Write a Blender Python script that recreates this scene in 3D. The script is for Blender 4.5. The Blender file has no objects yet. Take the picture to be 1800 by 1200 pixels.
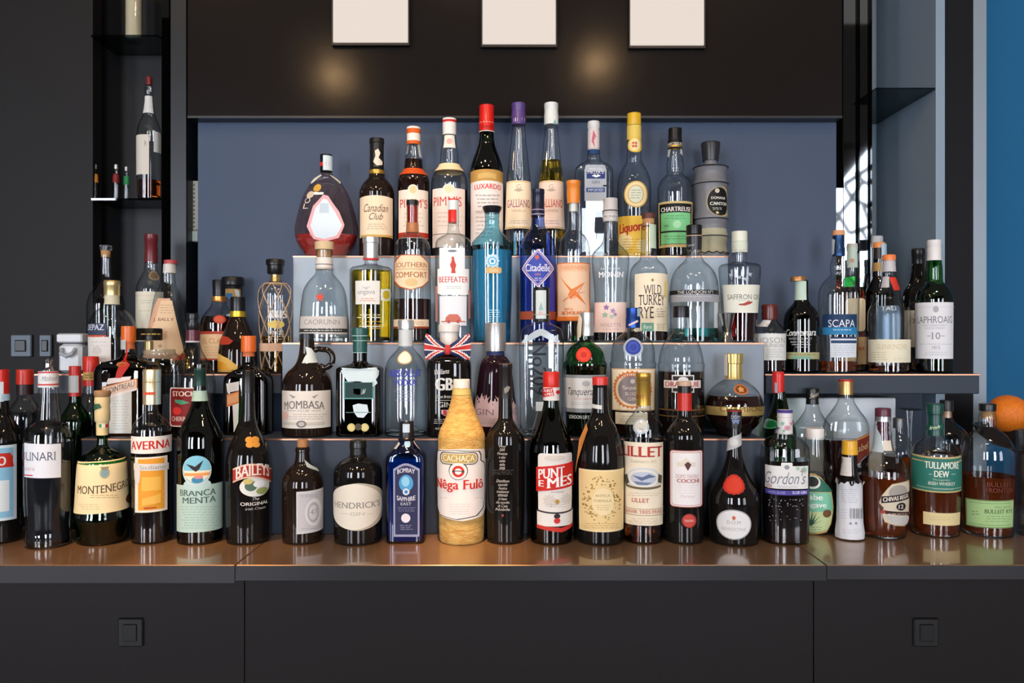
import bpy, math, random
from math import sin, cos, pi, atan2, sqrt, asin, atan, radians
random.seed(7)
S = bpy.context.scene
COL = S.collection
F = 1400.0            # focal length in pixels of the 1800 x 1200 frame
EYE = 1.31            # camera height; the camera stands at x = y = 0 and looks along +y

# ------------------------------------------------------------------ camera, world, lights, exposure
cam = bpy.data.objects.new('camera', bpy.data.cameras.new('camera'))
COL.objects.link(cam)
cam.location = (0, 0, EYE)
cam.rotation_euler = (pi / 2, 0, 0)
cam.data.sensor_width = 36
cam.data.lens = 36 * F / 1800
cam.data.clip_start = 0.05
S.camera = cam
S.view_settings.view_transform = 'Standard'
S.view_settings.look = 'None'
S.view_settings.gamma = 1
S.view_settings.exposure = 0.45
S.view_settings.use_curve_mapping = False
S.cycles.transparent_max_bounces = 32
S.cycles.max_bounces = 12
S.cycles.transmission_bounces = 12
S.cycles.caustics_reflective = False
S.cycles.caustics_refractive = False
S.cycles.sample_clamp_indirect = 6

wd = bpy.data.worlds.new('world')
S.world = wd
wd.use_nodes = True
wd.node_tree.nodes['Background'].inputs[0].default_value = (1.0, 0.9, 0.86, 1)
wd.node_tree.nodes['Background'].inputs[1].default_value = 0.10

def lamp(name, kind, loc, target, energy, color, **kw):
    l = bpy.data.lights.new(name, kind)
    l.energy = energy
    l.color = color
    for k, v in kw.items():
        setattr(l, k, v)
    o = bpy.data.objects.new(name, l)
    COL.objects.link(o)
    o.location = loc
    if target:
        dx, dy, dz = (target[i] - loc[i] for i in range(3))
        o.rotation_euler = (atan2(sqrt(dx * dx + dy * dy), -dz), 0, atan2(dy, dx) - pi / 2)
    return o

WARM = (1.0, 0.62, 0.30)
for gx, gy, gz, ge in ((0.33, 0.5, 2.39, 6), (-0.69, 0.5, 2.345, 6), (-0.2, 0.2, 3.0, 8), (0.85, 0.4, 2.95, 8), (-1.25, 0.4, 2.95, 8)):
    lamp('pendant_glow', 'POINT', (gx, gy, gz), None, ge, WARM, shadow_soft_size=0.035)
lamp('bar_spot', 'SPOT', (-0.10, 1.12, 2.35), (-0.088, 1.36, 0.95), 95, (1.0, 0.52, 0.17), spot_size=radians(15), spot_blend=0.9, shadow_soft_size=0.02)
lamp('bar_spot', 'SPOT', (-0.75, 1.0, 2.35), (-0.62, 1.33, 0.95), 60, (1.0, 0.56, 0.22), spot_size=radians(26), spot_blend=0.9, shadow_soft_size=0.02)
lamp('shelf_spot', 'SPOT', (-0.25, 0.75, 2.6), (-0.15, 1.65, 1.3), 34, (1.0, 0.84, 0.68), spot_size=radians(44), spot_blend=0.9, shadow_soft_size=0.05)
lamp('shelf_spot', 'SPOT', (0.75, 0.7, 2.6), (0.6, 1.6, 1.15), 18, (1.0, 0.84, 0.68), spot_size=radians(40), spot_blend=0.9, shadow_soft_size=0.05)

# ------------------------------------------------------------------ materials
MATS = {}
def lin(h):
    h = h.lstrip('#')
    v = [int(h[i:i + 2], 16) / 255 for i in (0, 2, 4)]
    return tuple(c / 12.92 if c <= 0.04045 else ((c + 0.055) / 1.055) ** 2.4 for c in v) + (1,)

def newmat(key):
    m = bpy.data.materials.new(key)
    m.use_nodes = True
    nt = m.node_tree
    nt.nodes.clear()
    out = nt.nodes.new('ShaderNodeOutputMaterial')
    MATS[key] = m
    return m, nt, out

def pbr(key, color, rough=0.5, metal=0.0, spec=0.5, trans=0.0, ior=1.45, coat=0.0, bump=None, var=None, emit=None):
    if key in MATS:
        return MATS[key]
    m, nt, out = newmat(key)
    b = nt.nodes.new('ShaderNodeBsdfPrincipled')
    c = lin(color) if isinstance(color, str) else tuple(color) + (1,)
    b.inputs['Base Color'].default_value = c
    b.inputs['Roughness'].default_value = rough
    b.inputs['Metallic'].default_value = metal
    b.inputs['Specular IOR Level'].default_value = spec
    b.inputs['Transmission Weight'].default_value = trans
    b.inputs['IOR'].default_value = ior
    b.inputs['Coat Weight'].default_value = coat
    if emit:
        b.inputs['Emission Color'].default_value = lin(emit[0])
        b.inputs['Emission Strength'].default_value = emit[1]
    if bump or var:
        tc = nt.nodes.new('ShaderNodeTexCoord')
    if bump:                                   # (scale xyz, strength, distance)
        mp = nt.nodes.new('ShaderNodeMapping'); mp.inputs['Scale'].default_value = bump[0]
        no = nt.nodes.new('ShaderNodeTexNoise'); no.inputs['Scale'].default_value = 1; no.inputs['Detail'].default_value = 4
        bp = nt.nodes.new('ShaderNodeBump'); bp.inputs['Strength'].default_value = bump[1]; bp.inputs['Distance'].default_value = bump[2]
        nt.links.new(tc.outputs['Object'], mp.inputs[0]); nt.links.new(mp.outputs[0], no.inputs['Vector'])
        nt.links.new(no.outputs['Fac'], bp.inputs['Height']); nt.links.new(bp.outputs[0], b.inputs['Normal'])
    if var:                                    # (scale xyz, second colour)
        mp = nt.nodes.new('ShaderNodeMapping'); mp.inputs['Scale'].default_value = var[0]
        no = nt.nodes.new('ShaderNodeTexNoise'); no.inputs['Scale'].default_value = 1; no.inputs['Detail'].default_value = 5
        rp = nt.nodes.new('ShaderNodeValToRGB')
        rp.color_ramp.elements[0].position = 0.35; rp.color_ramp.elements[1].position = 0.68
        rp.color_ramp.elements[0].color = c; rp.color_ramp.elements[1].color = lin(var[1])
        nt.links.new(tc.outputs['Object'], mp.inputs[0]); nt.links.new(mp.outputs[0], no.inputs['Vector'])
        nt.links.new(no.outputs['Fac'], rp.inputs[0]); nt.links.new(rp.outputs[0], b.inputs['Base Color'])
    nt.links.new(b.outputs[0], out.inputs[0])
    return m

def thin_glass(key, tint, edge, rough=0.02, k=2.2):
    """bottle wall: lets light through with a tint that deepens where the wall is seen edge-on, and mirrors by Fresnel"""
    if key in MATS:
        return MATS[key]
    m, nt, out = newmat(key)
    lw = nt.nodes.new('ShaderNodeLayerWeight'); lw.inputs[0].default_value = 0.5
    pw = nt.nodes.new('ShaderNodeMath'); pw.operation = 'POWER'; pw.inputs[1].default_value = 3.2
    mx = nt.nodes.new('ShaderNodeMix'); mx.data_type = 'RGBA'
    mx.inputs[6].default_value = lin(tint); mx.inputs[7].default_value = lin(edge)
    nt.links.new(lw.outputs['Facing'], pw.inputs[0]); nt.links.new(pw.outputs[0], mx.inputs[0])
    tr = nt.nodes.new('ShaderNodeBsdfTransparent'); nt.links.new(mx.outputs[2], tr.inputs[0])
    gl = nt.nodes.new('ShaderNodeBsdfGlossy'); gl.inputs['Roughness'].default_value = rough
    p5 = nt.nodes.new('ShaderNodeMath'); p5.operation = 'POWER'; p5.inputs[1].default_value = 5
    ma = nt.nodes.new('ShaderNodeMath'); ma.operation = 'MULTIPLY_ADD'; ma.inputs[1].default_value = 0.55; ma.inputs[2].default_value = 0.04 * k
    ma.use_clamp = True
    nt.links.new(lw.outputs['Facing'], p5.inputs[0]); nt.links.new(p5.outputs[0], ma.inputs[0])
    ms = nt.nodes.new('ShaderNodeMixShader')
    nt.links.new(ma.outputs[0], ms.inputs[0]); nt.links.new(tr.outputs[0], ms.inputs[1]); nt.links.new(gl.outputs[0], ms.inputs[2])
    nt.links.new(ms.outputs[0], out.inputs[0])
    return m

def paint(h):                                  # printed paper / ink
    return pbr('paper_' + h.lstrip('#'), h, 0.55, spec=0.3)
def plastic(h):
    return pbr('plastic_' + h.lstrip('#'), h, 0.3, spec=0.5)
def foil(h):
    return pbr('foil_' + h.lstrip('#'), h, 0.32, metal=0.75)

GL = {
    'clear': thin_glass('glass_clear', '#f4f7f7', '#5c6568'),
    'frost': pbr('glass_frosted', '#8b8d92', 0.38, trans=0.35),
    'green': thin_glass('glass_green', '#4fb06a', '#0a3a1c'),
    'deepgreen': thin_glass('glass_bottle_green', '#1f6a3c', '#06200f'),
    'blue': thin_glass('glass_blue', '#a9bff2', '#22388c'),
    'pale': thin_glass('glass_pale_blue', '#b6e3ee', '#2f7890'),
    'sapphire': thin_glass('glass_sapphire', '#3d9ad0', '#0c3055'),
    'amber': thin_glass('glass_amber', '#6e3a14', '#1a0b04'),
    'teal': thin_glass('glass_teal_black', '#1d3330', '#080f0e'),
    'pink': thin_glass('glass_pink', '#f6e4e2', '#b07a78', k=4),
}
GL['black'] = pbr('glass_black', (0.007, 0.006, 0.0055), 0.05, spec=0.55)
GL['brownblack'] = pbr('glass_brown_black', (0.014, 0.008, 0.0055), 0.05, spec=0.55)
GL['straw'] = pbr('woven_straw', '#d6b56c', 0.75, bump=((300, 300, 500), 0.9, 0.004), var=((60, 60, 160), '#bd8f46'))
HEEL = pbr('glass_heel', (0.95, 0.97, 0.97), 0.0, trans=1.0, ior=1.45)
def liquid(h, ior=1.34, rough=0.0):
    return pbr('liquid_' + h.lstrip('#'), h, rough, trans=1.0, ior=ior)
LQ = {
    'water': liquid('#f2f5f6'), 'dark': pbr('liquid_dark', (0.010, 0.006, 0.006), 0.08),
    'redbrown': pbr('liquid_red_brown', (0.016, 0.004, 0.003), 0.08), 'amber': liquid('#a8501a'),
    'whiskey': pbr('liquid_whiskey', '#98431a', 0.0, trans=0.75, ior=1.34), 'gold': liquid('#d9a53c'), 'yellow': liquid('#e8cf2e'), 'olive': liquid('#b89a1c'),
    'blue': pbr('liquid_sky', '#74d0f6', 0.0, trans=0.6, ior=1.34), 'violetblue': pbr('liquid_cobalt', '#5a78d8', 0.0, trans=0.8, ior=1.34), 'coral': pbr('liquid_coral', '#e2524e', 0.0, trans=0.5, ior=1.34), 'red': liquid('#a01818'),
    'teal': liquid('#3fb8b4'), 'rose': liquid('#b0402a'), 'straw': liquid('#f0dc96'),
}

# ------------------------------------------------------------------ mesh helpers
def mesh_obj(name, verts, faces, mats, fm=None, parent=None, smooth=True, sharp=40):
    me = bpy.data.meshes.new(name)
    me.from_pydata(verts, [], faces)
    for m in mats:
        me.materials.append(m)
    if fm:
        me.polygons.foreach_set('material_index', fm)
    me.polygons.foreach_set('use_smooth', [smooth] * len(me.polygons))
    me.update()
    if smooth:
        me.set_sharp_from_angle(angle=radians(sharp))
    o = bpy.data.objects.new(name, me)
    COL.objects.link(o)
    if parent:
        o.parent = parent
    return o

def empty(name, loc):
    o = bpy.data.objects.new(name, None)
    o.empty_display_size = 0.05
    COL.objects.link(o)
    o.location = loc
    return o

def tag(o, label, cat, group=None):
    o['label'] = label
    o['category'] = cat
    if group:
        o['group'] = group
    return o

class MB:
    """collects shapes into one mesh"""
    def __init__(s):
        s.v, s.f, s.m, s.mats = [], [], [], []
    def mat(s, m):
        if m not in s.mats:
            s.mats.append(m)
        return s.mats.index(m)
    def add(s, verts, faces, m):
        k = len(s.v); i = s.mat(m)
        s.v += verts
        s.f += [tuple(a + k for a in f) for f in faces]
        s.m += [i] * len(faces)
        return s
    def box(s, x0, x1, y0, y1, z0, z1, m, c=0.0):
        if c <= 0:
            v = [(x, y, z) for z in (z0, z1) for y in (y0, y1) for x in (x0, x1)]
            return s.add(v, [(0, 2, 3, 1), (4, 5, 7, 6), (0, 1, 5, 4), (2, 6, 7, 3), (0, 4, 6, 2), (1, 3, 7, 5)], m)
        v, f = [], []
        def ring(z, e):
            k = len(v)
            a, b, p, q = x0 + e, x1 - e, y0 + e, y1 - e
            v.extend([(a + c, p, z), (b - c, p, z), (b, p + c, z), (b, q - c, z), (b - c, q, z), (a + c, q, z), (a, q - c, z), (a, p + c, z)])
            return k
        ks = [ring(z0, c), ring(z0 + c, 0), ring(z1 - c, 0), ring(z1, c)]
        for a, b in zip(ks, ks[1:]):
            for j in range(8):
                f.append((a + j, a + (j + 1) % 8, b + (j + 1) % 8, b + j))
        f.append(tuple(range(ks[0] + 7, ks[0] - 1, -1)))
        f.append(tuple(range(ks[3], ks[3] + 8)))
        return s.add(v, f, m)
    def lathe(s, rings, m, seg=40, close=(True, True), n=2.0, dep=1.0, ridge=None, cx=0.0, cy=0.0):
        """rings: (z, r[, n, dep]) from any end; ridge = (count, amount)"""
        v, f = [], []
        for rg in rings:
            z, r = rg[0], rg[1]
            nn, dd = (rg[2], rg[3]) if len(rg) > 2 else (n, dep)
            for j in range(seg):
                t = 2 * pi * j / seg
                a, b = sin(t), cos(t)
                rho = 1.0 if nn == 2 else (abs(a) ** nn + abs(b) ** nn) ** (-1 / nn)
                if ridge:
                    rho *= 1 + ridge[1] * cos(ridge[0] * t)
                v.append((cx + r * rho * a, cy - r * dd * rho * b, z))
        for i in range(len(rings) - 1):
            for j in range(seg):
                q = (i * seg + j, i * seg + (j + 1) % seg, (i + 1) * seg + (j + 1) % seg, (i + 1) * seg + j)
                f.append(q)
        if close[0]:
            f.append(tuple(range(seg - 1, -1, -1)))
        if close[1]:
            k = (len(rings) - 1) * seg
            f.append(tuple(range(k, k + seg)))
        return s.add(v, f, m)
    def tube(s, pts, r, m, seg=6, closed=False):
        v, f = [], []
        n = len(pts)
        for i, p in enumerate(pts):
            a = pts[(i - 1) % n] if closed or i > 0 else p
            b = pts[(i + 1) % n] if closed or i < n - 1 else p
            t = [b[k] - a[k] for k in range(3)]
            L = sqrt(sum(c * c for c in t)) or 1
            t = [c / L for c in t]
            u = (0, 0, 1) if abs(t[2]) < 0.9 else (1, 0, 0)
            e = [t[1] * u[2] - t[2] * u[1], t[2] * u[0] - t[0] * u[2], t[0] * u[1] - t[1] * u[0]]
            L = sqrt(sum(c * c for c in e)); e = [c / L for c in e]
            g = [t[1] * e[2] - t[2] * e[1], t[2] * e[0] - t[0] * e[2], t[0] * e[1] - t[1] * e[0]]
            for j in range(seg):
                w = 2 * pi * j / seg
                v.append(tuple(p[k] + r * (cos(w) * e[k] + sin(w) * g[k]) for k in range(3)))
        for i in range(n if closed else n - 1):
            for j in range(seg):
                i2 = (i + 1) % n
                f.append((i * seg + j, i * seg + (j + 1) % seg, i2 * seg + (j + 1) % seg, i2 * seg + j))
        if not closed:
            f.append(tuple(range(seg))); f.append(tuple(range(n * seg - 1, (n - 1) * seg - 1, -1)))
        return s.add(v, f, m)
    def ball(s, c, r, m, seg=24, rows=14, sq=(1, 1, 1)):
        return s.lathe_ball(c, r, m, seg, rows, sq)
    def lathe_ball(s, c, r, m, seg, rows, sq):
        v, f = [], []
        for i in range(rows + 1):
            a = pi * i / rows
            for j in range(seg):
                b = 2 * pi * j / seg
                v.append((c[0] + r * sq[0] * sin(a) * cos(b), c[1] + r * sq[1] * sin(a) * sin(b), c[2] - r * sq[2] * cos(a)))
        for i in range(rows):
            for j in range(seg):
                f.append((i * seg + j, i * seg + (j + 1) % seg, (i + 1) * seg + (j + 1) % seg, (i + 1) * seg + j))
        return s.add(v, f, m)
    def build(s, name, parent=None, smooth=True, sharp=40):
        return mesh_obj(name, s.v, s.f, s.mats, s.m, parent, smooth, sharp)

def W(px, py, d):
    """the point that the frame's pixel (px, py) shows at distance d in front of the camera"""
    return ((px - 900) / F * d, d, EYE + (600 - py) / F * d)

def pchip(pts):
    xs = [p[0] for p in pts]; ys = [p[1] for p in pts]; n = len(xs)
    h = [xs[i + 1] - xs[i] for i in range(n - 1)]
    dl = [(ys[i + 1] - ys[i]) / h[i] for i in range(n - 1)]
    m = [0.0] * n
    m[0], m[-1] = dl[0], dl[-1]
    for i in range(1, n - 1):
        if dl[i - 1] * dl[i] > 0:
            w1, w2 = 2 * h[i] + h[i - 1], h[i] + 2 * h[i - 1]
            m[i] = (w1 + w2) / (w1 / dl[i - 1] + w2 / dl[i])
    def f(x):
        if x <= xs[0]: return ys[0]
        if x >= xs[-1]: return ys[-1]
        i = 0
        while x > xs[i + 1]: i += 1
        t = (x - xs[i]) / h[i]
        return ((2 * t ** 3 - 3 * t * t + 1) * ys[i] + (t ** 3 - 2 * t * t + t) * h[i] * m[i]
                + (-2 * t ** 3 + 3 * t * t) * ys[i + 1] + (t ** 3 - t * t) * h[i] * m[i + 1])
    return f

_TX = {}
def text_mesh(body, bold=0.0, shear=0.0, serif=False):
    """lettering as flat triangles scaled to the unit box"""
    key = (body, bold, shear, serif)
    if key in _TX:
        return _TX[key]
    cu = bpy.data.curves.new('lettering', 'FONT')
    cu.body = body; cu.size = 1; cu.shear = shear; cu.resolution_u = 3; cu.align_x = 'LEFT'
    ob = bpy.data.objects.new('lettering', cu)
    me = bpy.data.meshes.new_from_object(ob)
    v = [(p.co.x, p.co.y) for p in me.vertices]
    f = [tuple(p.vertices) for p in me.polygons]
    if serif:
        ec = {}
        for p in f:
            for i in range(len(p)):
                e = tuple(sorted((p[i], p[(i + 1) % len(p)])))
                ec[e] = ec.get(e, 0) + 1
        ymax = max(y for _, y in v)
        nb = {}
        for (a, b), c in ec.items():
            if c == 1:
                nb.setdefault(a, []).append(b); nb.setdefault(b, []).append(a)
        upright = lambda a, b: any(n != b and abs(v[n][0] - v[a][0]) < 0.02 and abs(v[n][1] - v[a][1]) > 0.1 for n in nb[a])
        for (a, b), c in list(ec.items()):
            if c > 1: continue
            (xa, ya), (xb, yb) = v[a], v[b]
            if abs(ya - yb) < 0.004 and 0.05 < abs(xa - xb) < 0.22 and upright(a, b) and upright(b, a) and (abs(ya) < 0.03 or abs(ya - 0.72) < 0.05 or ymax - ya < 0.03):
                x0, x1 = min(xa, xb) - 0.045, max(xa, xb) + 0.045
                y0, y1 = (ya, ya + 0.045) if ya < ymax / 2 else (ya - 0.045, ya)
                k = len(v)
                v += [(x0, y0), (x1, y0), (x1, y1), (x0, y1)]
                f.append((k, k + 1, k + 2, k + 3))
    if bold:                                   # heavier strokes: the same letters set again a little to either side
        n0, f0 = len(v), list(f)
        w0 = list(v)
        for dx, dy in ((-bold, 0), (bold, 0)):
            k = len(v)
            v += [(x + dx, y + dy) for x, y in w0]
            f += [tuple(i + k for i in q) for q in f0]
    bpy.data.meshes.remove(me); bpy.data.objects.remove(ob); bpy.data.curves.remove(cu)
    x0 = min(p[0] for p in v); x1 = max(p[0] for p in v); y0 = min(p[1] for p in v); y1 = max(p[1] for p in v)
    v = [((x - x0) / (x1 - x0), (y - y0) / (y1 - y0)) for x, y in v]
    _TX[key] = (v, f)
    return _TX[key]

def strips(v, f, n, turned=False):
    """cut the lettering into n upright strips so that it can follow a curved wall"""
    if turned:
        v = [(b, a) for a, b in v]; n = turned
    nv, nf, idx = [], [], {}
    def vid(p):
        k = (round(p[0], 5), round(p[1], 5))
        if k not in idx:
            idx[k] = len(nv); nv.append(p)
        return idx[k]
    def cut(poly, x, keep):
        out = []
        for i in range(len(poly)):
            a, b = poly[i], poly[(i + 1) % len(poly)]
            ia, ib = (a[0] >= x) == keep, (b[0] >= x) == keep
            if ia: out.append(a)
            if ia != ib:
                t = (x - a[0]) / (b[0] - a[0])
                out.append((x, a[1] + (b[1] - a[1]) * t))
        return out
    for p in f:
        poly = [v[i] for i in p]
        lo = int(min(q[0] for q in poly) * n); hi = int(max(q[0] for q in poly) * n - 1e-9)
        for k in range(lo, hi + 1):
            c = poly
            if k > lo: c = cut(c, k / n, True)
            if k < hi and len(c) > 2: c = cut(c, (k + 1) / n, False)
            ids = []
            for q in c:
                i = vid(q)
                if i not in ids: ids.append(i)
            if len(ids) > 2: nf.append(tuple(ids))
    if turned:
        nv = [(b, a) for a, b in nv]
    return nv, nf

# ------------------------------------------------------------------ bottles, traced in frame pixels
ALL = []
class Lab:
    """paper or print that follows the bottle wall; shapes are given where the frame shows them"""
    def __init__(s, b, name, lift=0.0):
        s.b, s.name, s.mb, s.lay, s.lift = b, name, MB(), 0, lift
    def frame(s, x0, y0, x1, y1):
        b = s.b
        xm, ym = (x0 + x1) / 2, (y0 + y1) / 2
        t0, _ = b.hit(x0, ym); t1, _ = b.hit(x1, ym)
        _, z0 = b.hit(xm, y0); _, z1 = b.hit(xm, y1)
        s.lay += 1
        off = 0.00025 + 0.00015 * s.lay + s.lift
        return lambda u, v: b.surf(t0 + (t1 - t0) * u, z0 + (z1 - z0) * v, off)
    def rect(s, x0, y0, x1, y1, c, nx=0, ny=0, tilt=0.0, arc=0.0):
        nx = max(1, int((x1 - x0) / 3.2 + .5)); ny = max(1, int((y1 - y0) / 9 + .5))
        f = s.frame(x0, y0, x1, y1)
        h = y1 - y0
        v = [f(i / nx, j / ny + (tilt * (i / nx - .5) - arc * (1 - (2 * i / nx - 1) ** 2)) / h) for j in range(ny + 1) for i in range(nx + 1)]
        q = [(j * (nx + 1) + i, (j + 1) * (nx + 1) + i, (j + 1) * (nx + 1) + i + 1, j * (nx + 1) + i + 1) for j in range(ny) for i in range(nx)]
        s.mb.add(v, q, paint(c) if isinstance(c, str) else c)
        return s
    def poly(s, pts, c, rings=8, sub=4):
        xs = [p[0] for p in pts]; ys = [p[1] for p in pts]
        x0, x1, y0, y1 = min(xs), max(xs), min(ys), max(ys)
        f = s.frame(x0, y0, x1, y1)
        o = []
        for i in range(len(pts)):
            a, b = pts[i], pts[(i + 1) % len(pts)]
            sub = max(1, int(abs(a[0] - b[0]) / 3.2 + abs(a[1] - b[1]) / 14 + 0.5))
            o += [(a[0] + (b[0] - a[0]) * k / sub, a[1] + (b[1] - a[1]) * k / sub) for k in range(sub)]
        rings = max(1, int((x1 - x0) / 6.5 + .5))
        cx, cy = sum(p[0] for p in pts) / len(pts), sum(p[1] for p in pts) / len(pts)
        n = len(o)
        g = lambda x, y: f((x - x0) / (x1 - x0), (y - y0) / (y1 - y0))
        v = [g(cx, cy)]
        for r in range(1, rings + 1):
            v += [g(cx + (x - cx) * r / rings, cy + (y - cy) * r / rings) for x, y in o]
        q = [(0, 1 + i, 1 + (i + 1) % n) for i in range(n)]
        for r in range(rings - 1):
            q += [(1 + r * n + i, 1 + (r + 1) * n + i, 1 + (r + 1) * n + (i + 1) % n, 1 + r * n + (i + 1) % n) for i in range(n)]
        s.mb.add(v, q, paint(c) if isinstance(c, str) else c)
        return s
    def ell(s, cx, cy, rx, ry, c, rings=5):
        return s.poly([(cx + rx * cos(2 * pi * i / 28), cy + ry * sin(2 * pi * i / 28)) for i in range(28)], c, rings, 1)
    def rrect(s, x0, y0, x1, y1, r, c, rings=9):
        p = []
        for (cx, cy, a) in ((x1 - r, y0 + r, -90), (x1 - r, y1 - r, 0), (x0 + r, y1 - r, 90), (x0 + r, y0 + r, 180)):
            p += [(cx + r * cos(radians(a + k * 22.5)), cy + r * sin(radians(a + k * 22.5))) for k in range(5)]
        return s.poly(p, c, rings, 3)
    def star(s, cx, cy, r, c, n=5, q=0.42, rot=-90):
        return s.poly([(cx + r * (1 if i % 2 == 0 else q) * cos(radians(rot + 180 * i / n)), cy + r * (1 if i % 2 == 0 else q) * sin(radians(rot + 180 * i / n))) for i in range(2 * n)], c, 2, 1)
    def text(s, body, cx, cy, w, h, c, bold=0.0, shear=0.0, serif=False, tilt=0.0, arc=0.0, turn=False):
        v, q = strips(*text_mesh(body, bold, shear, serif), max(1, int((h if turn else w) / 3.0)), bool(turn) and max(1, int(w / 3.0)))
        f = s.frame(cx - w / 2, cy - h / 2, cx + w / 2, cy + h / 2)
        if turn:
            pts = [f(1 - (1 - b), a) for a, b in v]
        else:
            pts = [f(a, 1 - b + (tilt * (a - .5) - arc * (1 - (2 * a - 1) ** 2)) / h) for a, b in v]
        s.mb.add([tuple(p) for p in pts], q, paint(c) if isinstance(c, str) else c)
        return s
    def fine(s, x0, y0, x1, y1, n, c, t=1.1, seed=0):
        """rows of unreadable small print"""
        rn = random.Random(seed + int(x0 * 7 + y0))
        for i in range(n):
            y = y0 + (y1 - y0) * (i + 0.5) / n
            x = x0 + rn.uniform(0, 0.12) * (x1 - x0); e = x1 - rn.uniform(0, 0.12) * (x1 - x0)
            while x < e - 2:
                w = min(rn.uniform(3, 9), e - x)
                s.rect(x, y - t / 2, x + w, y + t / 2, c, 3, 1)
                s.lay -= 1
                x += w + 1.6
        s.lay += 1
        return s

class B:
    def __init__(s, name, label, cx, d, zb, prof, glass='clear', group=None, cat='bottle', n=2.0, dep=1.0, neck=None, flute=None, heel=False, seg=48, rnd=0.004, smooth=True):
        s.cx, s.d, s.zb, s.n, s.dep = cx, d, zb, n, dep
        s.X = (cx - 900) / F * d
        phi = atan((cx - 900) / F)
        s.phi = phi
        s.k = d / F * (cos(phi) if n == 2 and dep == 1 else sqrt(cos(phi)))
        zz = lambda y: EYE + (600 - y) / F * d - zb
        s.zz = zz
        pts = [(zz(y), hw * s.k) for y, hw in prof]
        pts = [p for p in pts if p[0] > 0.006]
        last = prof[-1][1] * s.k
        pts.append((0.0, last))
        pts.reverse()
        s.top = pts[-1][0]
        s.R0 = pchip(pts)
        s.rnd = rnd
        s.neck = None if neck is None else (zz(neck), 12 * d / F)
        s.root = tag(empty(name, (s.X, d, zb)), label, cat, group)
        s.labs = []
        zs = sorted(set([0.0, 0.001, 0.0025, 0.004, 0.006] + [p[0] for p in pts] + [s.top * i / 56 for i in range(57)]))
        zs = [z for i, z in enumerate(zs) if i == 0 or z - zs[i - 1] > 0.0004]
        rings = [(z, s.R(z)) + s.nd(z) for z in zs]
        mb = MB()
        mb.lathe(rings, GL[glass] if isinstance(glass, str) else glass, seg, (True, True), ridge=None)
        if flute:
            c, amp, ya, yb2 = flute
            za, zb2 = zz(yb2), zz(ya)
            for i, rg in enumerate(rings):
                if za < rg[0] < zb2:
                    e = amp * min(1, (rg[0] - za) / 0.01, (zb2 - rg[0]) / 0.01)
                    for j in range(seg):
                        x, y, z = mb.v[i * seg + j]
                        q = 1 + e * abs(cos(c * pi * j / seg)) - e * 0.6
                        mb.v[i * seg + j] = (x * q, y * q, z)
        if heel:
            r = s.R(0.008) * 0.93
            mb.lathe([(0.0006, r * .9) + s.nd(0), (0.002, r) + s.nd(0), (0.009, r) + s.nd(0), (0.012, r * .8) + s.nd(0)], HEEL, 32)
        mb.build('bottle_body', s.root, smooth)
        ALL.append(s)
    def R(s, z):
        r = s.R0(z)
        if z < s.rnd:
            r -= s.rnd * 0.8 * (1 - sqrt(max(0, 1 - ((s.rnd - z) / s.rnd) ** 2)))
        return r
    def nd(s, z):
        if s.neck is None:
            return (s.n, s.dep)
        t = min(1, max(0, (z - (s.neck[0] - s.neck[1] / 2)) / s.neck[1]))
        t = t * t * (3 - 2 * t)
        return (s.n + (2 - s.n) * t, s.dep + (1 - s.dep) * t)
    def surf(s, t, z, off):
        n, dp = s.nd(z)
        r = s.R(z)
        a, b = sin(t), cos(t)
        rho = 1.0 if n == 2 else (abs(a) ** n + abs(b) ** n) ** (-1 / n)
        x, y = r * rho * a, -r * dp * rho * b
        nx, ny = a, -b
        if n > 2.2:
            nx = (abs(rho * a) ** (n - 1)) * (1 if a > 0 else -1); ny = -(abs(rho * b) ** (n - 1)) / dp * (1 if b > 0 else -1)
            L = sqrt(nx * nx + ny * ny) or 1; nx /= L; ny /= L
        return (x + nx * off, y + ny * off, z)
    def hit(s, px, py):
        a, b = (px - 900) / F, (600 - py) / F
        z = EYE + b * s.d - s.zb
        n, dp = s.nd(z)
        if n == 2 and dp == 1:
            t = s.d - s.R(z)
            for _ in range(6):
                z = EYE + b * t - s.zb
                r = s.R(z)
                A = a * a + 1; Bq = -2 * (a * s.X + s.d); Cq = s.X ** 2 + s.d ** 2 - r * r
                D = Bq * Bq - 4 * A * Cq
                if D <= 0:
                    side = 1 if px > s.cx else -1
                    return (-s.phi + side * (pi / 2 + 0.12), z)
                t = (-Bq - sqrt(D)) / (2 * A)
            return (atan2(a * t - s.X, s.d - t), z)
        t = s.d - s.R(z) * dp
        for _ in range(14):
            z = EYE + b * t - s.zb
            r = s.R(z); n, dp = s.nd(z)
            x = max(-0.985, min(0.985, (a * t - s.X) / r))
            q = (1 - abs(x) ** n) ** (1 / n)
            t = 0.5 * t + 0.5 * (s.d - r * dp * q)
        return (atan2(x, q), z)
    def liq(s, y, m, name='liquid', bottom=0.004, k=0.955):
        zt = s.zz(y) if y < 2000 else 0.01
        n = 26
        rg = []
        for i in range(n + 1):
            z = bottom + (zt - bottom) * i / n
            rg.append((z, max(0.002, s.R(max(z, 0.006)) * k * (0.94 if i == 0 else 1))) + s.nd(z))
        MB().lathe(rg, LQ[m] if isinstance(m, str) else m, 40).build(name, s.root)
        return s
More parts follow.
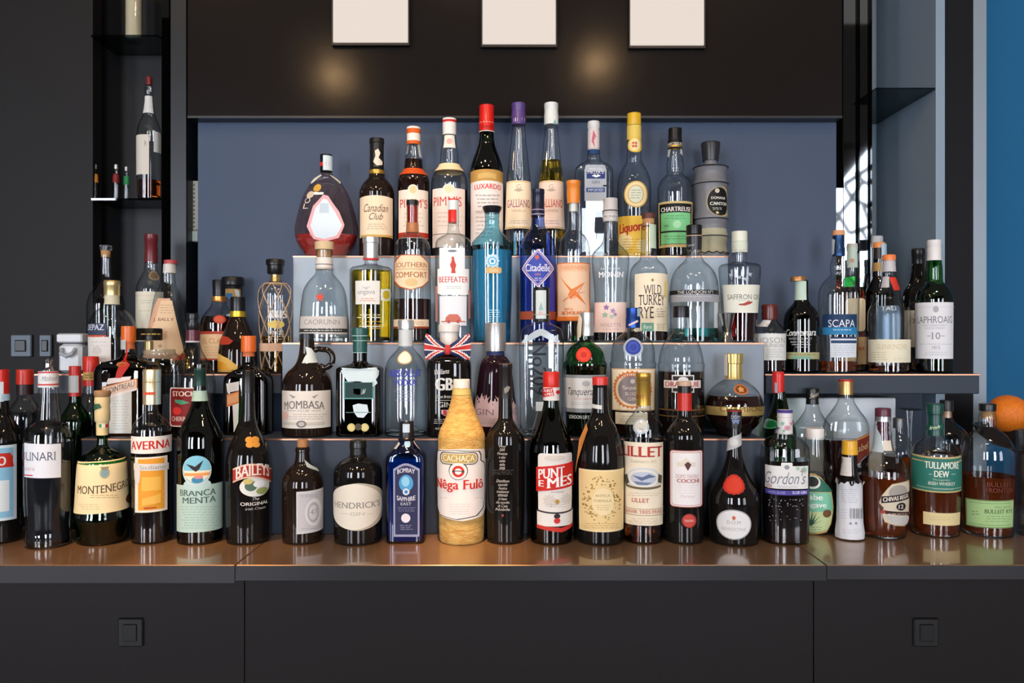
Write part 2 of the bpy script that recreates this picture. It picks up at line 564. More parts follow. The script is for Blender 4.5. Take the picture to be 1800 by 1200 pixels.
    def cap(s, pts, m, name='cap', ridge=None, n=2.0, dep=1.0, seg=36, parent=None, dx=0.0):
        rg = [(s.zz(y), hw * s.d / F * cos(s.phi)) for y, hw in pts]
        e = 0.0008
        t0, t1 = rg[0], rg[-1]
        rg = [(t0[0], max(t0[1] - e, t0[1] * .6)), (t0[0] - e, t0[1])] + rg[1:-1] + [(t1[0], t1[1])]
        rg.reverse()
        s.last_cap = MB().lathe(rg, m, seg, n=n, dep=dep, ridge=ridge, cx=dx * s.d / F).build(name, parent or s.root)
        return s.last_cap
    def band(s, y0, y1, m, name='neck_band', off=0.0006):
        z0, z1 = s.zz(y1), s.zz(y0)
        rg = [(z0 + (z1 - z0) * i / 8, s.R(z0 + (z1 - z0) * i / 8) + off) + s.nd(z0 + (z1 - z0) * i / 8) for i in range(9)]
        return MB().lathe(rg, m if not isinstance(m, str) else paint(m), 48, (False, False)).build(name, s.root)
    def lab(s, name='front_label', lift=0.0):
        l = Lab(s, name, lift)
        s.labs.append(l)
        return l
    def paste(s, name='tax_strip', lift=0.0):
        return s.lab(name, lift)
def finish_labels():
    for b in ALL:
        for l in b.labs:
            if l.mb.v:
                sh = getattr(l, 'shift', 0.0)
                if sh:
                    l.mb.v = [(x + sh, y, z) for x, y, z in l.mb.v]
                l.mb.build(l.name, b.root, True, 60)
        b.labs = []
class OnCap:
    """surface stand-in so that print can be laid on a cap: same axis, its own radius"""
    def __init__(s, b, pts):
        s.__dict__.update(cx=b.cx, d=b.d, zb=b.zb, X=b.X, phi=b.phi, root=b.last_cap)
        k = b.d / F * cos(b.phi)
        p = sorted((b.zz(y), hw * k) for y, hw in pts)
        s.R0 = pchip(p)
        s.labs = []
        ALL.append(s)
    def R(s, z): return s.R0(z)
    def nd(s, z): return (2.0, 1.0)
    surf = B.surf; hit = B.hit; lab = B.lab

ZC = EYE - 0.358                    # counter top
ZS1, ZS2, ZS3 = EYE - 0.1797, EYE - 0.002, EYE + 0.183   # the three display steps
ZSH = EYE - 0.066                   # side shelves
WH, CRM, RED, BLK, GOLD, SIL = '#e9e3d8', '#ead7ae', '#c9261c', '#161413', '#c9a050', '#c8c6c2'

# ------------------------------------------------------------------ the setting
def struct(mb, name, smooth=False):
    o = mb.build(name, None, smooth)
    o['kind'] = 'structure'
    return o
def px(x, d): return (x - 900) / F * d
def pz(y, d): return EYE + (600 - y) / F * d

BLACKP = pbr('black_paint', (0.0085, 0.0075, 0.0075), 0.5, spec=0.22)
NICHE = pbr('niche_black', (0.009, 0.0095, 0.011), 0.4, spec=0.25)
FASCIA = pbr('gloss_black_panel', (0.0135, 0.0112, 0.0103), 0.17, spec=0.13, bump=((7, 7, 7), 0.05, 0.01))
PANEL = pbr('slate_paint', '#465266', 0.55, spec=0.3, var=((2.2, 2.2, 1.2), '#3f4f66'))
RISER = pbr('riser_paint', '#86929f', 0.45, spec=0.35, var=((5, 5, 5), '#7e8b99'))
RISERLIT = pbr('riser_paint_lit', '#aab8c5', 0.45, spec=0.35, var=((5, 5, 5), '#a0afbd'))  # the same step paint, made paler for the light on the top riser
RISERSHADE = pbr('riser_paint_shaded', '#343c49', 0.45, spec=0.35)  # the same step paint, darkened for the shade of the front bottles
NICHEWALL = pbr('niche_grey_paint', '#8c9fae', 0.5, spec=0.3, var=((2, 2, 2), '#8092a2'))
SHELFP = pbr('shelf_paint', '#2e3742', 0.45, spec=0.35)
STEEL = pbr('dark_steel', (0.02, 0.0225, 0.025), 0.35, metal=0.5)
POSTW = pbr('pale_steel_post', '#8f9ba3', 0.4, metal=0.3)
BLUEW = pbr('blue_wall_paint', '#2b74a2', 0.6, spec=0.2)
COUNTER = pbr('counter_metal', '#94755a', 0.34, metal=0.35, coat=0.75, bump=((4, 160, 4), 0.05, 0.002), var=((9, 2.5, 5), '#6f5640'))
COUNTER.node_tree.nodes['Principled BSDF'].inputs['Coat Roughness'].default_value = 0.06
EDGE = pbr('counter_edge_steel', (0.085, 0.083, 0.086), 0.24, metal=0.8)
COPPER = pbr('copper_trim', (0.62, 0.28, 0.16), 0.3, metal=0.9)
BARFRONT = pbr('bar_front_black', (0.0125, 0.0092, 0.0082), 0.5, spec=0.25)
FLOORM = pbr('dark_floor', (0.05, 0.045, 0.04), 0.5)
ROOM = pbr('room_plaster', (0.10, 0.095, 0.09), 0.8)
SHELFG = thin_glass('shelf_glass', '#9fb2b4', '#1d2c30')
MIRROR = pbr('dark_mirror', (0.55, 0.59, 0.61), 0.03, metal=1.0)

struct(MB().box(-4.6, 4.6, -4.2, 2.9, -0.02, 0.0, FLOORM), 'floor')
struct(MB().box(-4.6, 4.6, 2.72, 2.84, 0, 4.2, BLUEW), 'wall_back')
struct(MB().box(-4.72, -4.6, -4.2, 2.84, 0, 4.2, ROOM), 'wall_side')

# wall behind the camera with its daylight windows
WIN = [(-4.45, -3.5, 0.5, 2.9), (-2.7, -1.75, 0.6, 2.8), (0.35, 1.2, 0.6, 2.8), (2.45, 3.95, 0.5, 3.12)]
def window_wall():
    y0, y1 = -3.6, -3.45
    mb = MB()
    xs = [-4.6]
    for a, b, z0, z1 in WIN:
        mb.box(xs[-1], a, y0, y1, 0, 4.2, ROOM)
        mb.box(a, b, y0, y1, 0, z0, ROOM); mb.box(a, b, y0, y1, z1, 4.2, ROOM)
        xs.append(b)
    mb.box(xs[-1], 4.6, y0, y1, 0, 4.2, ROOM)
    struct(mb, 'wall_front')
    FR = pbr('window_frame_dark', (0.03, 0.03, 0.03), 0.5)
    for i, (a, b, z0, z1) in enumerate(WIN):
        day = pbr('daylight_pane_%d' % i, '#000000', 0.5, emit=('#eef3ff', (12, 15, 15, 6)[i]))
        w = struct(MB().box(a, b, y0 + 0.02, y0 + 0.03, z0, z1, day), 'window_%d' % (i + 1))
        fr = MB()
        for x in (a, b - 0.05):
            fr.box(x, x + 0.05, y0 + 0.05, y1, z0, z1, FR)
        for z in (z0, z1 - 0.05):
            fr.box(a + 0.05, b - 0.05, y0 + 0.05, y1, z, z + 0.05, FR)
        if i == 3:                              # branching lattice and slanting head of the right-hand window
            segs = [((2.85, 2.55), (3.0, 2.47)), ((3.0, 2.47), (3.12, 2.62)), ((3.12, 2.62), (3.4, 2.5)), ((3.0, 2.47), (3.1, 2.3)), ((3.1, 2.3), (3.42, 2.42)), ((3.12, 2.62), (3.05, 2.75)),
                    ((3.05, 2.75), (3.35, 2.95)), ((3.12, 2.62), (3.22, 2.78)), ((3.22, 2.78), (3.4, 2.7)), ((2.8, 2.4), (2.93, 2.32)), ((2.93, 2.32), (3.0, 2.47)), ((2.93, 2.32), (2.98, 2.18)),
                    ((3.15, 2.87), (3.22, 2.78)), ((3.2, 2.36), (3.3, 2.16)), ((3.3, 2.16), (3.5, 2.25)), ((3.22, 2.57), (3.28, 2.4)), ((2.6, 2.3), (2.8, 2.4)), ((3.4, 2.5), (3.9, 2.75)), ((3.42, 2.42), (3.9, 2.2)), ((3.4, 2.7), (3.8, 3.05))]
            for (p, q) in segs:
                fr.tube([(p[0], y0 + 0.09, p[1]), (q[0], y0 + 0.09, q[1])], 0.024, FR, 4)
            v = [(2.45, y0 + 0.04, 2.08), (3.31, y0 + 0.04, 3.12), (2.45, y0 + 0.04, 3.12), (2.45, y0 + 0.1, 2.08), (3.31, y0 + 0.1, 3.12), (2.45, y0 + 0.1, 3.12)]
            fr.add(v, [(0, 1, 2), (3, 5, 4), (0, 3, 4, 1), (1, 4, 5, 2), (2, 5, 3, 0)], ROOM)
        fr.build('window_frame', w, False)
window_wall()

# back bar: slate panel, black fascia with light panels, posts, niches
struct(MB().box(px(348, 1.82), px(1470, 1.82), 1.82, 1.85, ZC, pz(207, 1.82), PANEL), 'wall_back_panel')
struct(MB().box(px(330, 1.80), px(1480, 1.80), 1.80, 1.87, pz(204, 1.80), 2.75, FASCIA), 'wall_fascia')
struct(MB().box(px(331, 1.79), px(1479, 1.79), 1.785, 1.86, pz(208.5, 1.79), pz(204.5, 1.79), pbr('ledge_black', (0.02, 0.019, 0.02), 0.3)), 'trim_1')
for s, a, b in ((-1, 300, 327),):
    x0, x1 = sorted((px(a, 1.83), px(b, 1.83)))
    struct(MB().box(x0, x1, 1.83, 1.95, ZC, 2.75, STEEL), 'column_left' if s < 0 else 'column_right')
    x0, x1 = sorted((px(a + 10, 1.81), px(a + 14, 1.81)))
struct(MB().box(-1.6, px(356, 1.95), 1.96, 1.98, ZC, 2.75, NICHE), 'wall_niche_left')
struct(MB().box(-2.6, -0.979, 1.86, 1.90, 0, 2.75, BLACKP), 'wall_left')
struct(MB().box(px(1500, 2.1), 1.03, 2.14, 2.16, ZC, 2.75, NICHEWALL), 'wall_niche_back')
struct(MB().box(0.979, 1.0, 1.84, 2.14, ZC, 2.75, NICHEWALL), 'wall_niche_right')
struct(MB().box(px(1436, 1.95), px(1500, 1.95), 1.955, 1.97, ZC, 2.75, BLACKP), 'wall_gap')
struct(MB().box(1.0, px(1712, 1.86), 1.861, 1.95, ZC, 2.75, pbr('dark_frame', (0.006, 0.006, 0.008), 0.5, spec=.2)), 'trim_2')
struct(MB().box(px(1711, 1.86), px(1734, 1.86), 1.86, 1.94, ZC, 2.75, POSTW), 'trim_3')
struct(MB().box(0.45, 0.979, 1.90, 1.92, ZC, ZSH - 0.04, pbr('lower_wall', '#4a5361', 0.5)), 'wall_lower_right')
for a, b, lb in ((1483.2, 1503.6, 'narrow dark mirror strip beside the slate panel, bright window reflected in it'), (1504, 1531.5, 'wider dark mirror strip beside the grey niche, latticed window reflected in it')):
    tag(MB().box(px(a, 1.90), px(b, 1.90), 1.90, 1.906, ZSH, 2.6, MIRROR).build('mirror_strip', None, False), lb, 'mirror', 'mirror strips')
tag(MB().box(px(1464, 1.90), px(1483, 1.90), 1.902, 1.906, ZSH, pz(330, 1.90), MIRROR).build('mirror_strip', None, False), 'short mirror strip at the slate panel edge, ending below the others', 'mirror', 'mirror strips')
PANE = thin_glass('pane_edge', '#2f4648', '#0d1a1c')
tag(MB().box(px(1530, 1.86), px(1533, 1.86), 1.86, 1.875, ZSH, 2.6, PANE).build('glass_screen', None, False), 'upright glass screen seen edge-on beside the grey niche', 'glass screen')
tag(MB().box(px(284, 1.83), px(297, 1.83), 1.83, 1.84, ZSH, 2.6, PANE).build('glass_screen', None, False), 'upright dark glass screen beside the black niche with the small bottles', 'glass screen')

# light panels set into the fascia
LIT = pbr('lit_diffuser', '#6a6560', 0.6, emit=('#f7e9de', 0.50))
RIM = pbr('diffuser_rim', '#17120f', 0.4)
def light_panel(x0, x1, yb, label):
    d = 1.785
    a, b = px(x0, d), px(x1, d)
    zb = pz(yb, d)
    o = tag(empty('light_panel', ((a + b) / 2, d, zb)), label, 'light panel', 'square light panels on the black fascia')
    w = (b - a) / 2
    MB().box(-w, w, 0, 0.013, 0.002, 2 * w, LIT, 0.002).build('diffuser', o, False)
    MB().box(-w, w, 0.001, 0.013, -0.004, 0.0015, RIM).box(-w - .003, -w - .0003, 0.001, 0.013, -0.004, 2 * w, RIM).box(w + .0003, w + .003, 0.001, 0.013, -0.004, 2 * w, RIM).build('frame', o, False)
light_panel(585, 717, 76, 'white square light panel above the amber-capped bottles, first of three')
light_panel(848, 977, 79, 'white square light panel above the red and purple capped bottles, middle of three')
light_panel(1108, 1238, 81, 'white square light panel above the yellow-capped bottle, last of three')

# display steps
def step(name, x0, x1, y0, y1, z0, z1, m, label):
    o = tag(empty(name, ((x0 + x1) / 2, (y0 + y1) / 2, z0)), label, 'display step', 'steps of the bottle display')
    cx, cy = (x0 + x1) / 2, (y0 + y1) / 2
    MB().box(x0 - cx, x1 - cx, y0 - cy, y1 - cy, 0, z1 - z0, m, 0.0012).build('riser', o, False)
    MB().box(x0 - cx, x1 - cx, y0 - cy - 0.0012, y0 - cy, z1 - z0 - 0.0036, z1 - z0 - 0.0008, COPPER).build('edge_trim', o, False)
step('display_step', -0.80, px(1345, 1.48), 1.48, 1.5945, ZC, ZS1, RISERSHADE, 'lowest step of the bottle display, shade-darkened front behind the counter bottles')
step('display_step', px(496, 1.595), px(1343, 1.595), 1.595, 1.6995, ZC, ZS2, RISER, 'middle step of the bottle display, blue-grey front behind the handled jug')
step('display_step', px(515, 1.70), px(1280, 1.70), 1.70, 1.8195, ZC, ZS3, RISERLIT, 'top step of the bottle display, light-brightened grey front behind the bright blue bottle')
def shelf(x0, x1, y0, y1, z, t, m, label):
    o = tag(empty('side_shelf', ((x0 + x1) / 2, (y0 + y1) / 2, z - t)), label, 'shelf')
    a, b = (x1 - x0) / 2, (y1 - y0) / 2
    MB().box(-a, a, -b, b, 0, t, m, 0.0015).build('board', o, False)
    MB().box(-a, a, -b - 0.001, -b, t - 0.003, t - 0.0005, COPPER).build('edge_trim', o, False)
shelf(px(1345, 1.625) , px(1722, 1.625), 1.625, 1.822, ZSH, 0.041, SHELFP, 'slate side shelf carrying the whisky bottles')
o = tag(MB().box(px(1471, 1.823), 0.978, 1.823, 1.90, ZSH - 0.041, ZSH, SHELFP).build('niche_shelf', None, False), 'narrow shelf board inside the grey niche behind the whisky bottles', 'shelf')
shelf(-0.978, px(494, 1.625), 1.625, 1.8195, ZSH, 0.041, pbr('shelf_dark', '#3a414c', 0.45), 'dark side shelf carrying the rum bottles and the netted bottle')
tag(MB().box(-1.24, -0.9785, 1.70, 1.8595, ZC, ZSH - 0.12, NICHE).build('low_cabinet', None, False), 'low black cabinet end below the wall sockets', 'cabinet')

# counter: three worktop slabs with steel edge
def slab(x0, x1, t, label):
    o = tag(empty('counter_slab', ((x0 + x1) / 2, 1.6, ZC - t)), label, 'counter')
    a = (x1 - x0) / 2
    MB().box(-a + 0.0008, a - 0.0008, -0.3235, 0.3, 0, t, COUNTER, 0.0012).build('worktop', o, False)
    MB().box(-a + 0.0008, a - 0.0008, -0.325, -0.3238, -0.001, t - 0.0012, EDGE).build('front_edge', o, False)
slab(-2.4, -0.4435, 0.0275, 'dark metal counter slab under the green and brown bottles, thicker front edge')
slab(-0.4435, 0.5036, 0.0235, 'dark metal counter slab under the straw-wrapped bottle, warm lamplight on it')
slab(0.5036, 2.4, 0.0215, 'dark metal counter slab under the whiskey bottles and the paper-wrapped bottle')
def cabinet(x0, x1, label, plate=None):
    o = tag(empty('bar_cabinet', ((x0 + x1) / 2, 1.6, 0)), label, 'cabinet')
    a = (x1 - x0) / 2
    MB().box(-a + .001, a - .001, -0.20, 0.28, 0, ZC - 0.029, BARFRONT).build('cabinet_front', o, False)
    if plate:
        mb = MB(); c = plate - (x0 + x1) / 2
        mb.box(c - .022, c + .022, -.205, -.1995, pz(1135, 1.4), pz(1085, 1.4), pbr('plate_black', (0.011, 0.0095, 0.009), 0.4), 0.002)
        mb.box(c - .012, c + .012, -.207, -.2045, pz(1125, 1.4), pz(1095, 1.4), pbr('plate_inner', (0.008, 0.007, 0.007), 0.4), 0.001)
        mb.build('socket_plate', o, False)
cabinet(-2.3, -0.47, 'black bar cabinet with a faint square plate below the green bottles', px(231, 1.4))
cabinet(-0.47, 0.53, 'black bar cabinet below the straw-wrapped bottle')
cabinet(0.53, 2.3, 'black bar cabinet with a faint square plate below the whiskey bottles', px(1626, 1.4))
# wall sockets in the dark corner
def socket(x0, x1, y0, y1, label):
    d = 1.8575
    a, b, z0, z1 = px(x0, d), px(x1, d), pz(y1, d), pz(y0, d)
    o = tag(empty('wall_socket', ((a + b) / 2, d, z0)), label, 'socket', 'steel wall sockets')
    w, h = (b - a) / 2, z1 - z0
    ST = pbr('socket_steel', '#5b646d', 0.5, metal=0.5)
    MB().box(-w, w, -0.006, 0.002, 0, h, ST, 0.002).build('cover_plate', o, False)
    MB().box(-w * .55, w * .55, -0.009, -0.0055, h * .24, h * .76, pbr('socket_dark', '#15181c', 0.3), 0.002).build('switch', o, False)
socket(21, 57, 588, 627, 'square steel wall socket on the black wall, the wide one')
socket(71, 92, 588, 627, 'narrow steel wall socket on the black wall beside the white box')

# glass corner shelves
tag(MB().box(px(160, 1.84), px(289, 1.84), 1.84, 1.955, pz(352, 1.84), pz(348, 1.84), SHELFG).build('glass_shelf', None, False), 'glass niche shelf carrying the small bottles', 'shelf', 'glass niche shelves')
tag(MB().box(px(160, 1.84), px(278, 1.84), 1.84, 1.955, pz(65, 1.84), pz(61, 1.84), SHELFG).build('glass_shelf', None, False), 'high glass niche shelf with one pale bottle on it', 'shelf', 'glass niche shelves')
tag(MB().box(px(1540, 1.84), 0.978, 1.84, 2.135, pz(157, 1.84), pz(154, 1.84), SHELFG).build('glass_shelf', None, False), 'empty glass shelf in the grey niche, seen from below', 'shelf', 'glass niche shelves')

# pale slotted wall panel beside the left column
d = 1.874
o = tag(empty('control_panel', (px(336, d), d, pz(425, d))), 'pale slotted control panel wedged beside the slate panel', 'panel')
w = (px(349, d) - px(323, d)) / 2
h = pz(318, d) - pz(425, d)
PW = pbr('pale_plastic', '#d9dcd8', 0.4)
MB().box(-w, w, -0.004, 0.015, h * .19, h, PW, 0.002).build('housing', o, False)
MB().box(-w, w, -0.008, 0.015, 0, h * .18, pbr('pale_mint', '#cfe3dd', 0.4), 0.002).build('lower_box', o, False)
mb = MB()
for i in range(11):
    z = h * (.23 + .068 * i)
    mb.box(-w * .45, w * .6, -0.0055, -0.0035, z, z + h * .035, pbr('slot_grey', '#84898a', 0.5))
mb.build('slots', o, False)
o2 = MB().box(px(326, 1.955), px(350, 1.955), 1.877, 1.959, pz(425, 1.9), pz(318, 1.9), BLACKP).build('panel_mount', o, False)
o2.location = (-o.location[0], -o.location[1], -o.location[2])

# ------------------------------------------------------------------ top step
G4 = 'bottles on the top step'
D4 = 1.75
b = B('decanter', 'egg-shaped faceted pink decanter with a pale window, black cap with tax strip', 573.5, D4, ZS3,
      [(302, 9), (308, 12), (316, 22), (330, 32.5), (350, 43), (370, 49.5), (390, 54.5), (405, 57), (418, 55), (432, 49), (443, 41), (453, 34)], 'pink', G4, n=2.4, dep=0.6, neck=318, seg=12, smooth=False)
b.liq(414, 'coral')
b.cap([(272, 11), (302, 11)], plastic('#17191d'), ridge=(24, .02))
l = b.lab('front_facet'); l.poly([(567, 342), (578, 344), (597, 372), (604, 395), (595, 418), (571, 425), (551, 420), (541, 398), (548, 362)], '#e7a6aa'); l.poly([(568, 349), (576, 351), (591, 375), (600, 396), (591, 414), (571, 420), (554, 416), (547, 397), (553, 365)], '#cfdde4'); l.rect(562, 357, 578, 374, '#b4c6d2')
l = b.lab('medals'); l.ell(558, 330, 6.5, 6.5, '#c79a3c'); l.ell(546, 342, 6, 6, '#c9b9a0'); l.text('O', 541, 352, 9, 10, '#d8c9bd'); l.text('L', 538, 362, 8, 9, '#d8c9bd')
l = b.lab('tax_strip'); oc = OnCap(b, [(272, 11), (302, 11)]); l = oc.lab('tax_strip'); l.rect(561, 284, 584, 291, '#d8352a'); l.rect(568, 273, 584, 299, '#cfe0e4')
l = b.lab('neck_tag'); l.poly([(549, 318), (558, 306), (563, 309), (556, 322)], '#e3dccb', 3); l.poly([(584, 306), (590, 308), (598, 318), (592, 322)], '#e3dccb', 3)

b = B('whisky_bottle', 'black-brown whisky bottle with cream script label and black capsule beside the pink decanter', 662.5, D4, ZS3,
      [(296, 13), (303, 13), (312, 15), (320, 22), (329, 28), (340, 31), (360, 31), (440, 31)], 'brownblack', G4)
b.cap([(244, 13), (252, 13.3), (253, 12.3), (298, 12.6)], plastic('#1b1917'))
b.band(300, 307, foil('#c9a24e'), 'gold_band', .0012)
oc = OnCap(b, [(244, 13.4), (300, 13)]); l = oc.lab('tax_strip'); l.poly([(664, 261), (668, 268), (665, 277), (672, 283), (672, 289), (662, 291), (656, 284), (660, 274), (659, 265)], '#ddd3bd', 4)
l = b.lab(); l.rect(633, 346, 690, 417, '#e9d3b4', arc=3); l.rect(634, 412, 690, 416, GOLD, 22, 2); l.text('Canadian', 661, 365, 42, 14, '#6b4c34', shear=.4); l.text('Club', 661, 380, 24, 12, '#6b4c34', shear=.4); l.fine(645, 392, 680, 404, 3, '#b79c7c')

b = B('liqueur_bottle', 'dark fruit-cup bottle with orange collar, white label and orange-white cap', 727, D4, ZS3,
      [(250, 10.5), (262, 11.5), (280, 15), (298, 17), (310, 25), (318, 27.5), (330, 28), (440, 28)], 'clear', G4)
b.liq(281, 'redbrown', k=.985)
b.cap([(224, 12.3), (252, 12)], plastic('#e8e0d4')); oc = OnCap(b, [(224, 12.3), (252, 12)]); l = oc.lab('cap_print'); l.rect(714, 224.5, 741, 233, '#d4601f', 18, 2); l.rect(714, 246, 741, 252, '#d4601f', 18, 2)
b.band(298.5, 310, '#c94f1c', 'collar', .0008); l = b.lab('tax_strip'); l.rect(714, 253, 718, 270, '#ddd8ca', 3, 3); l.rect(735, 252, 740, 276, '#ddd8ca', 3, 3)
l = b.lab(); l.rect(701, 333, 752.5, 418, '#e8d9c8'); l.ell(726, 333, 9, 9, '#e8d9c8'); l.ell(726, 333, 6, 7, '#d9c38e'); l.text("PIMM'S", 727, 357, 46, 16, '#c4473a'); l.rect(701, 408, 752.5, 417, '#b0301c', 22, 2); l.fine(708, 372, 746, 400, 4, '#c9a493')

b = B('liqueur_bottle', 'clear-necked fruit-cup bottle with cream collar, white label and white cap with red top', 790, D4, ZS3,
      [(236, 11.5), (250, 12.5), (268, 15.5), (282, 16.5), (290, 17.5), (303, 26), (315, 31), (325, 32), (440, 32)], 'clear', G4)
b.liq(335, 'redbrown', k=.985)
b.cap([(209, 12.2), (238, 12)], plastic('#e6e1da')); oc = OnCap(b, [(209, 12.2), (238, 12)]); l = oc.lab('cap_print'); l.rect(776, 209, 803, 213, RED, 18, 2)
b.band(290, 303, '#ecd0a4', 'collar', .0008); l = b.lab('tax_strip'); l.rect(781, 237, 799, 259, '#e2dccc'); l.ell(790, 248, 5, 5, '#d9a79b')
l = b.lab(); l.rect(760.5, 330, 817, 434, '#ead9cc'); l.ell(789, 332, 11, 9, '#ead9cc'); l.ell(789, 332, 7, 7, '#e3d2a8'); l.text("PIMM'S", 787, 353, 48, 17, '#cf4538'); l.rect(761, 410, 817, 411.5, '#9a8a7d', 22, 1); l.fine(768, 370, 812, 400, 4, '#d0b3a6')

b = B('liqueur_bottle', 'dark green maraschino bottle with tall red capsule and gold-topped white label', 855.5, D4, ZS3,
      [(229, 12), (240, 12.5), (252, 14), (265, 18), (278, 23), (290, 27), (301, 28.8), (310, 29), (440, 29)], 'deepgreen', G4)
b.liq(250, pbr('liquid_green_dark', (0.004, 0.012, 0.005), 0.1), k=.97)
CAP = [(186, 12.8), (209, 12.9), (210, 13.3), (231, 13.2)]
b.cap(CAP, plastic('#d01f1a')); oc = OnCap(b, [(186, 12.8), (231, 13.3)]); l = oc.lab('cap_print'); l.rect(842, 213, 869, 214, '#f0d8c8', 18, 1); l.rect(842, 228.5, 869, 230, '#f0d8c8', 18, 1); l.text('Luxardo', 856, 221, 20, 6, '#8c1210', shear=.3)
l = b.lab(); l.rect(827.5, 318, 884, 430, '#e8dcd4', arc=1); l.rect(827.5, 299, 884, 319, '#b98f4a', arc=2); l.rect(840, 305, 872, 314, '#cba862', arc=2); l.text('LUXARDO', 857, 328, 45, 9, '#d4382a', bold=.02, arc=1); l.fine(836, 340, 880, 366, 4, '#a9a0a0', 2); l.text('MARASCHINO', 857, 372, 40, 6, '#a59aa0'); l.fine(836, 378, 866, 420, 6, '#b3a7a4')

def galliano(cx, cap, lab, txt, sub, label, lq):
    b = B('liqueur_bottle', label, cx, D4, ZS3, [(218, 10.5), (240, 12.5), (262, 15), (290, 18), (316, 21), (360, 22.5), (402, 24), (412, 24.5), (440, 23.5)], 'clear', G4, flute=(7, .10, 222, 314), seg=56)
    if lq: b.liq(lq, 'olive')
    else: b.liq(426, 'gold')
    b.cap([(182, 12), (190, 12.2), (191, 11.6), (200, 11.8), (201, 12.3), (220, 12.3)], cap, ridge=(36, .02))
    l = b.lab(); l.rect(cx - 22, 317, cx + 22, 401, lab); l.rect(cx - 24, 398, cx + 24, 400, GOLD, 22, 1); l.rect(cx - 22, 318, cx + 22, 319.5, '#d9b56a', 22, 1)
    l.text('G', cx, 328, 8, 8, '#b9a48f'); l.poly([(cx - 9, 334), (cx, 331), (cx + 9, 334), (cx, 337)], '#b9a48f', 2); l.text('GALLIANO', cx, 357, 38, 14, txt, serif=True); l.text(sub, cx, 370, 24, 4, '#bba493'); l.fine(cx - 17, 386, cx + 17, 394, 2, '#c9b09a')
    return b
b = galliano(911.5, plastic('#57407e'), '#ecdabb', '#a4637a', 'VANILLA', 'tall fluted liqueur bottle with purple cap and cream label, nearly empty', None)
oc = OnCap(b, [(182, 12.3), (220, 12.3)]); l = oc.lab('cap_print'); l.rect(903, 207, 910, 213, '#d8d2e0', 4, 2); l.rect(917, 207, 924, 213, '#d8d2e0', 4, 2)
b = galliano(969, plastic('#dfe4e0'), '#ecd2bf', '#c9604f', 'LAVENDER', 'tall fluted liqueur bottle with white cap, olive-yellow liquid and pinkish label', 283)
oc = OnCap(b, [(186, 12.3), (220, 12.3)]); l = oc.lab('tax_strip'); l.poly([(975, 209), (972, 218), (978, 218)], '#6fb3a8', 2, 2)

b = B('gin_bottle', 'flat rectangular clear gin bottle with navy label patch and slim white cap', 1043.5, D4, ZS3,
      [(262, 11), (276, 11.5), (283, 14), (291, 26), (297, 32), (304, 33.5), (440, 33)], 'clear', G4, n=6, dep=.55, neck=290, heel=True)
b.cap([(214, 10.5), (224, 11.2), (226, 10), (270, 10)], plastic('#d9dad8')); oc = OnCap(b, [(214, 10.3), (270, 10.3)]); l = oc.lab('neck_label'); l.rect(1033, 227, 1054, 262, '#e0d2d0'); l.poly([(1043, 228), (1048, 240), (1042, 250), (1046, 260), (1040, 248)], '#c46a74', 2); l.rect(1033, 262, 1055, 270, '#2a4d84', 12, 2)
l = b.lab(); l.rect(1027.5, 290, 1066, 353, '#a9b0b8'); l.rect(1031, 293, 1063.5, 314, '#22386f'); l.text('MARTIN', 1047, 297, 22, 4, '#dfe4ee'); l.text("MILLER'S", 1047, 302.5, 28, 5.5, '#eef0f4', bold=.02); l.poly([(1040, 309), (1046, 306), (1048, 309), (1051, 306), (1056, 309), (1048, 312)], '#eef0f4', 2, 2); l.text('GIN', 1047, 320, 14, 5, '#5c6470', serif=True); l.rect(1030.5, 330, 1063, 337.5, '#234a86'); l.text('IMPORTED', 1047, 334, 27, 4.5, '#e8ecf0', bold=.02); l.rect(1060, 325, 1066, 328, '#2a2e36', 3, 1)

b = B('liqueur_bottle', 'clear liqueur bottle with yellow cap, round gold seal and yellow lower label', 1114.5, D4, ZS3,
      [(243, 12.3), (265, 12.8), (281, 13.5), (293, 19), (305, 25), (318, 29), (335, 30), (380, 29), (440, 28)], 'clear', G4)
b.cap([(200, 12.2), (219, 12.6), (221, 12.2)], plastic('#e2b526'), ridge=(30, .015))
b.band(222, 247, '#e8ca62', 'neck_label', .0006)
l = b.lab('neck_seal', .0006); l.ell(1115.5, 254, 11.5, 13.5, '#e9c24e'); l.ell(1115.5, 254, 9, 11, '#f1dfa0'); l.rrect(1111.5, 249.5, 1119.5, 258.5, 1, RED); l.rect(1115, 249.5, 1116, 258.5, '#f3e4b4', 2, 3); l.rect(1111.5, 253.4, 1119.5, 254.6, '#f3e4b4', 3, 1)
l = b.lab('round_seal'); l.ell(1117.5, 341, 20.5, 23.5, '#cda64e'); l.ell(1117.5, 341, 18.5, 21.5, '#ecd9a6'); l.ell(1117.5, 341, 14, 16.5, '#cda64e'); l.ell(1117.5, 341, 12.5, 15, '#d9dcc4'); l.fine(1108, 332, 1127, 350, 4, '#9aa27e', 1.3)
l = b.lab(); l.rect(1087, 378, 1143, 453, '#ecc04a', arc=-1); l.ell(1100, 425, 12, 16, '#f0d99a'); l.ell(1128, 432, 9, 12, '#f0d99a'); l.text('Liquore', 1112, 401, 44, 22, '#b7301f', bold=.04, tilt=-5); l.fine(1092, 418, 1130, 446, 6, '#c98f2a')

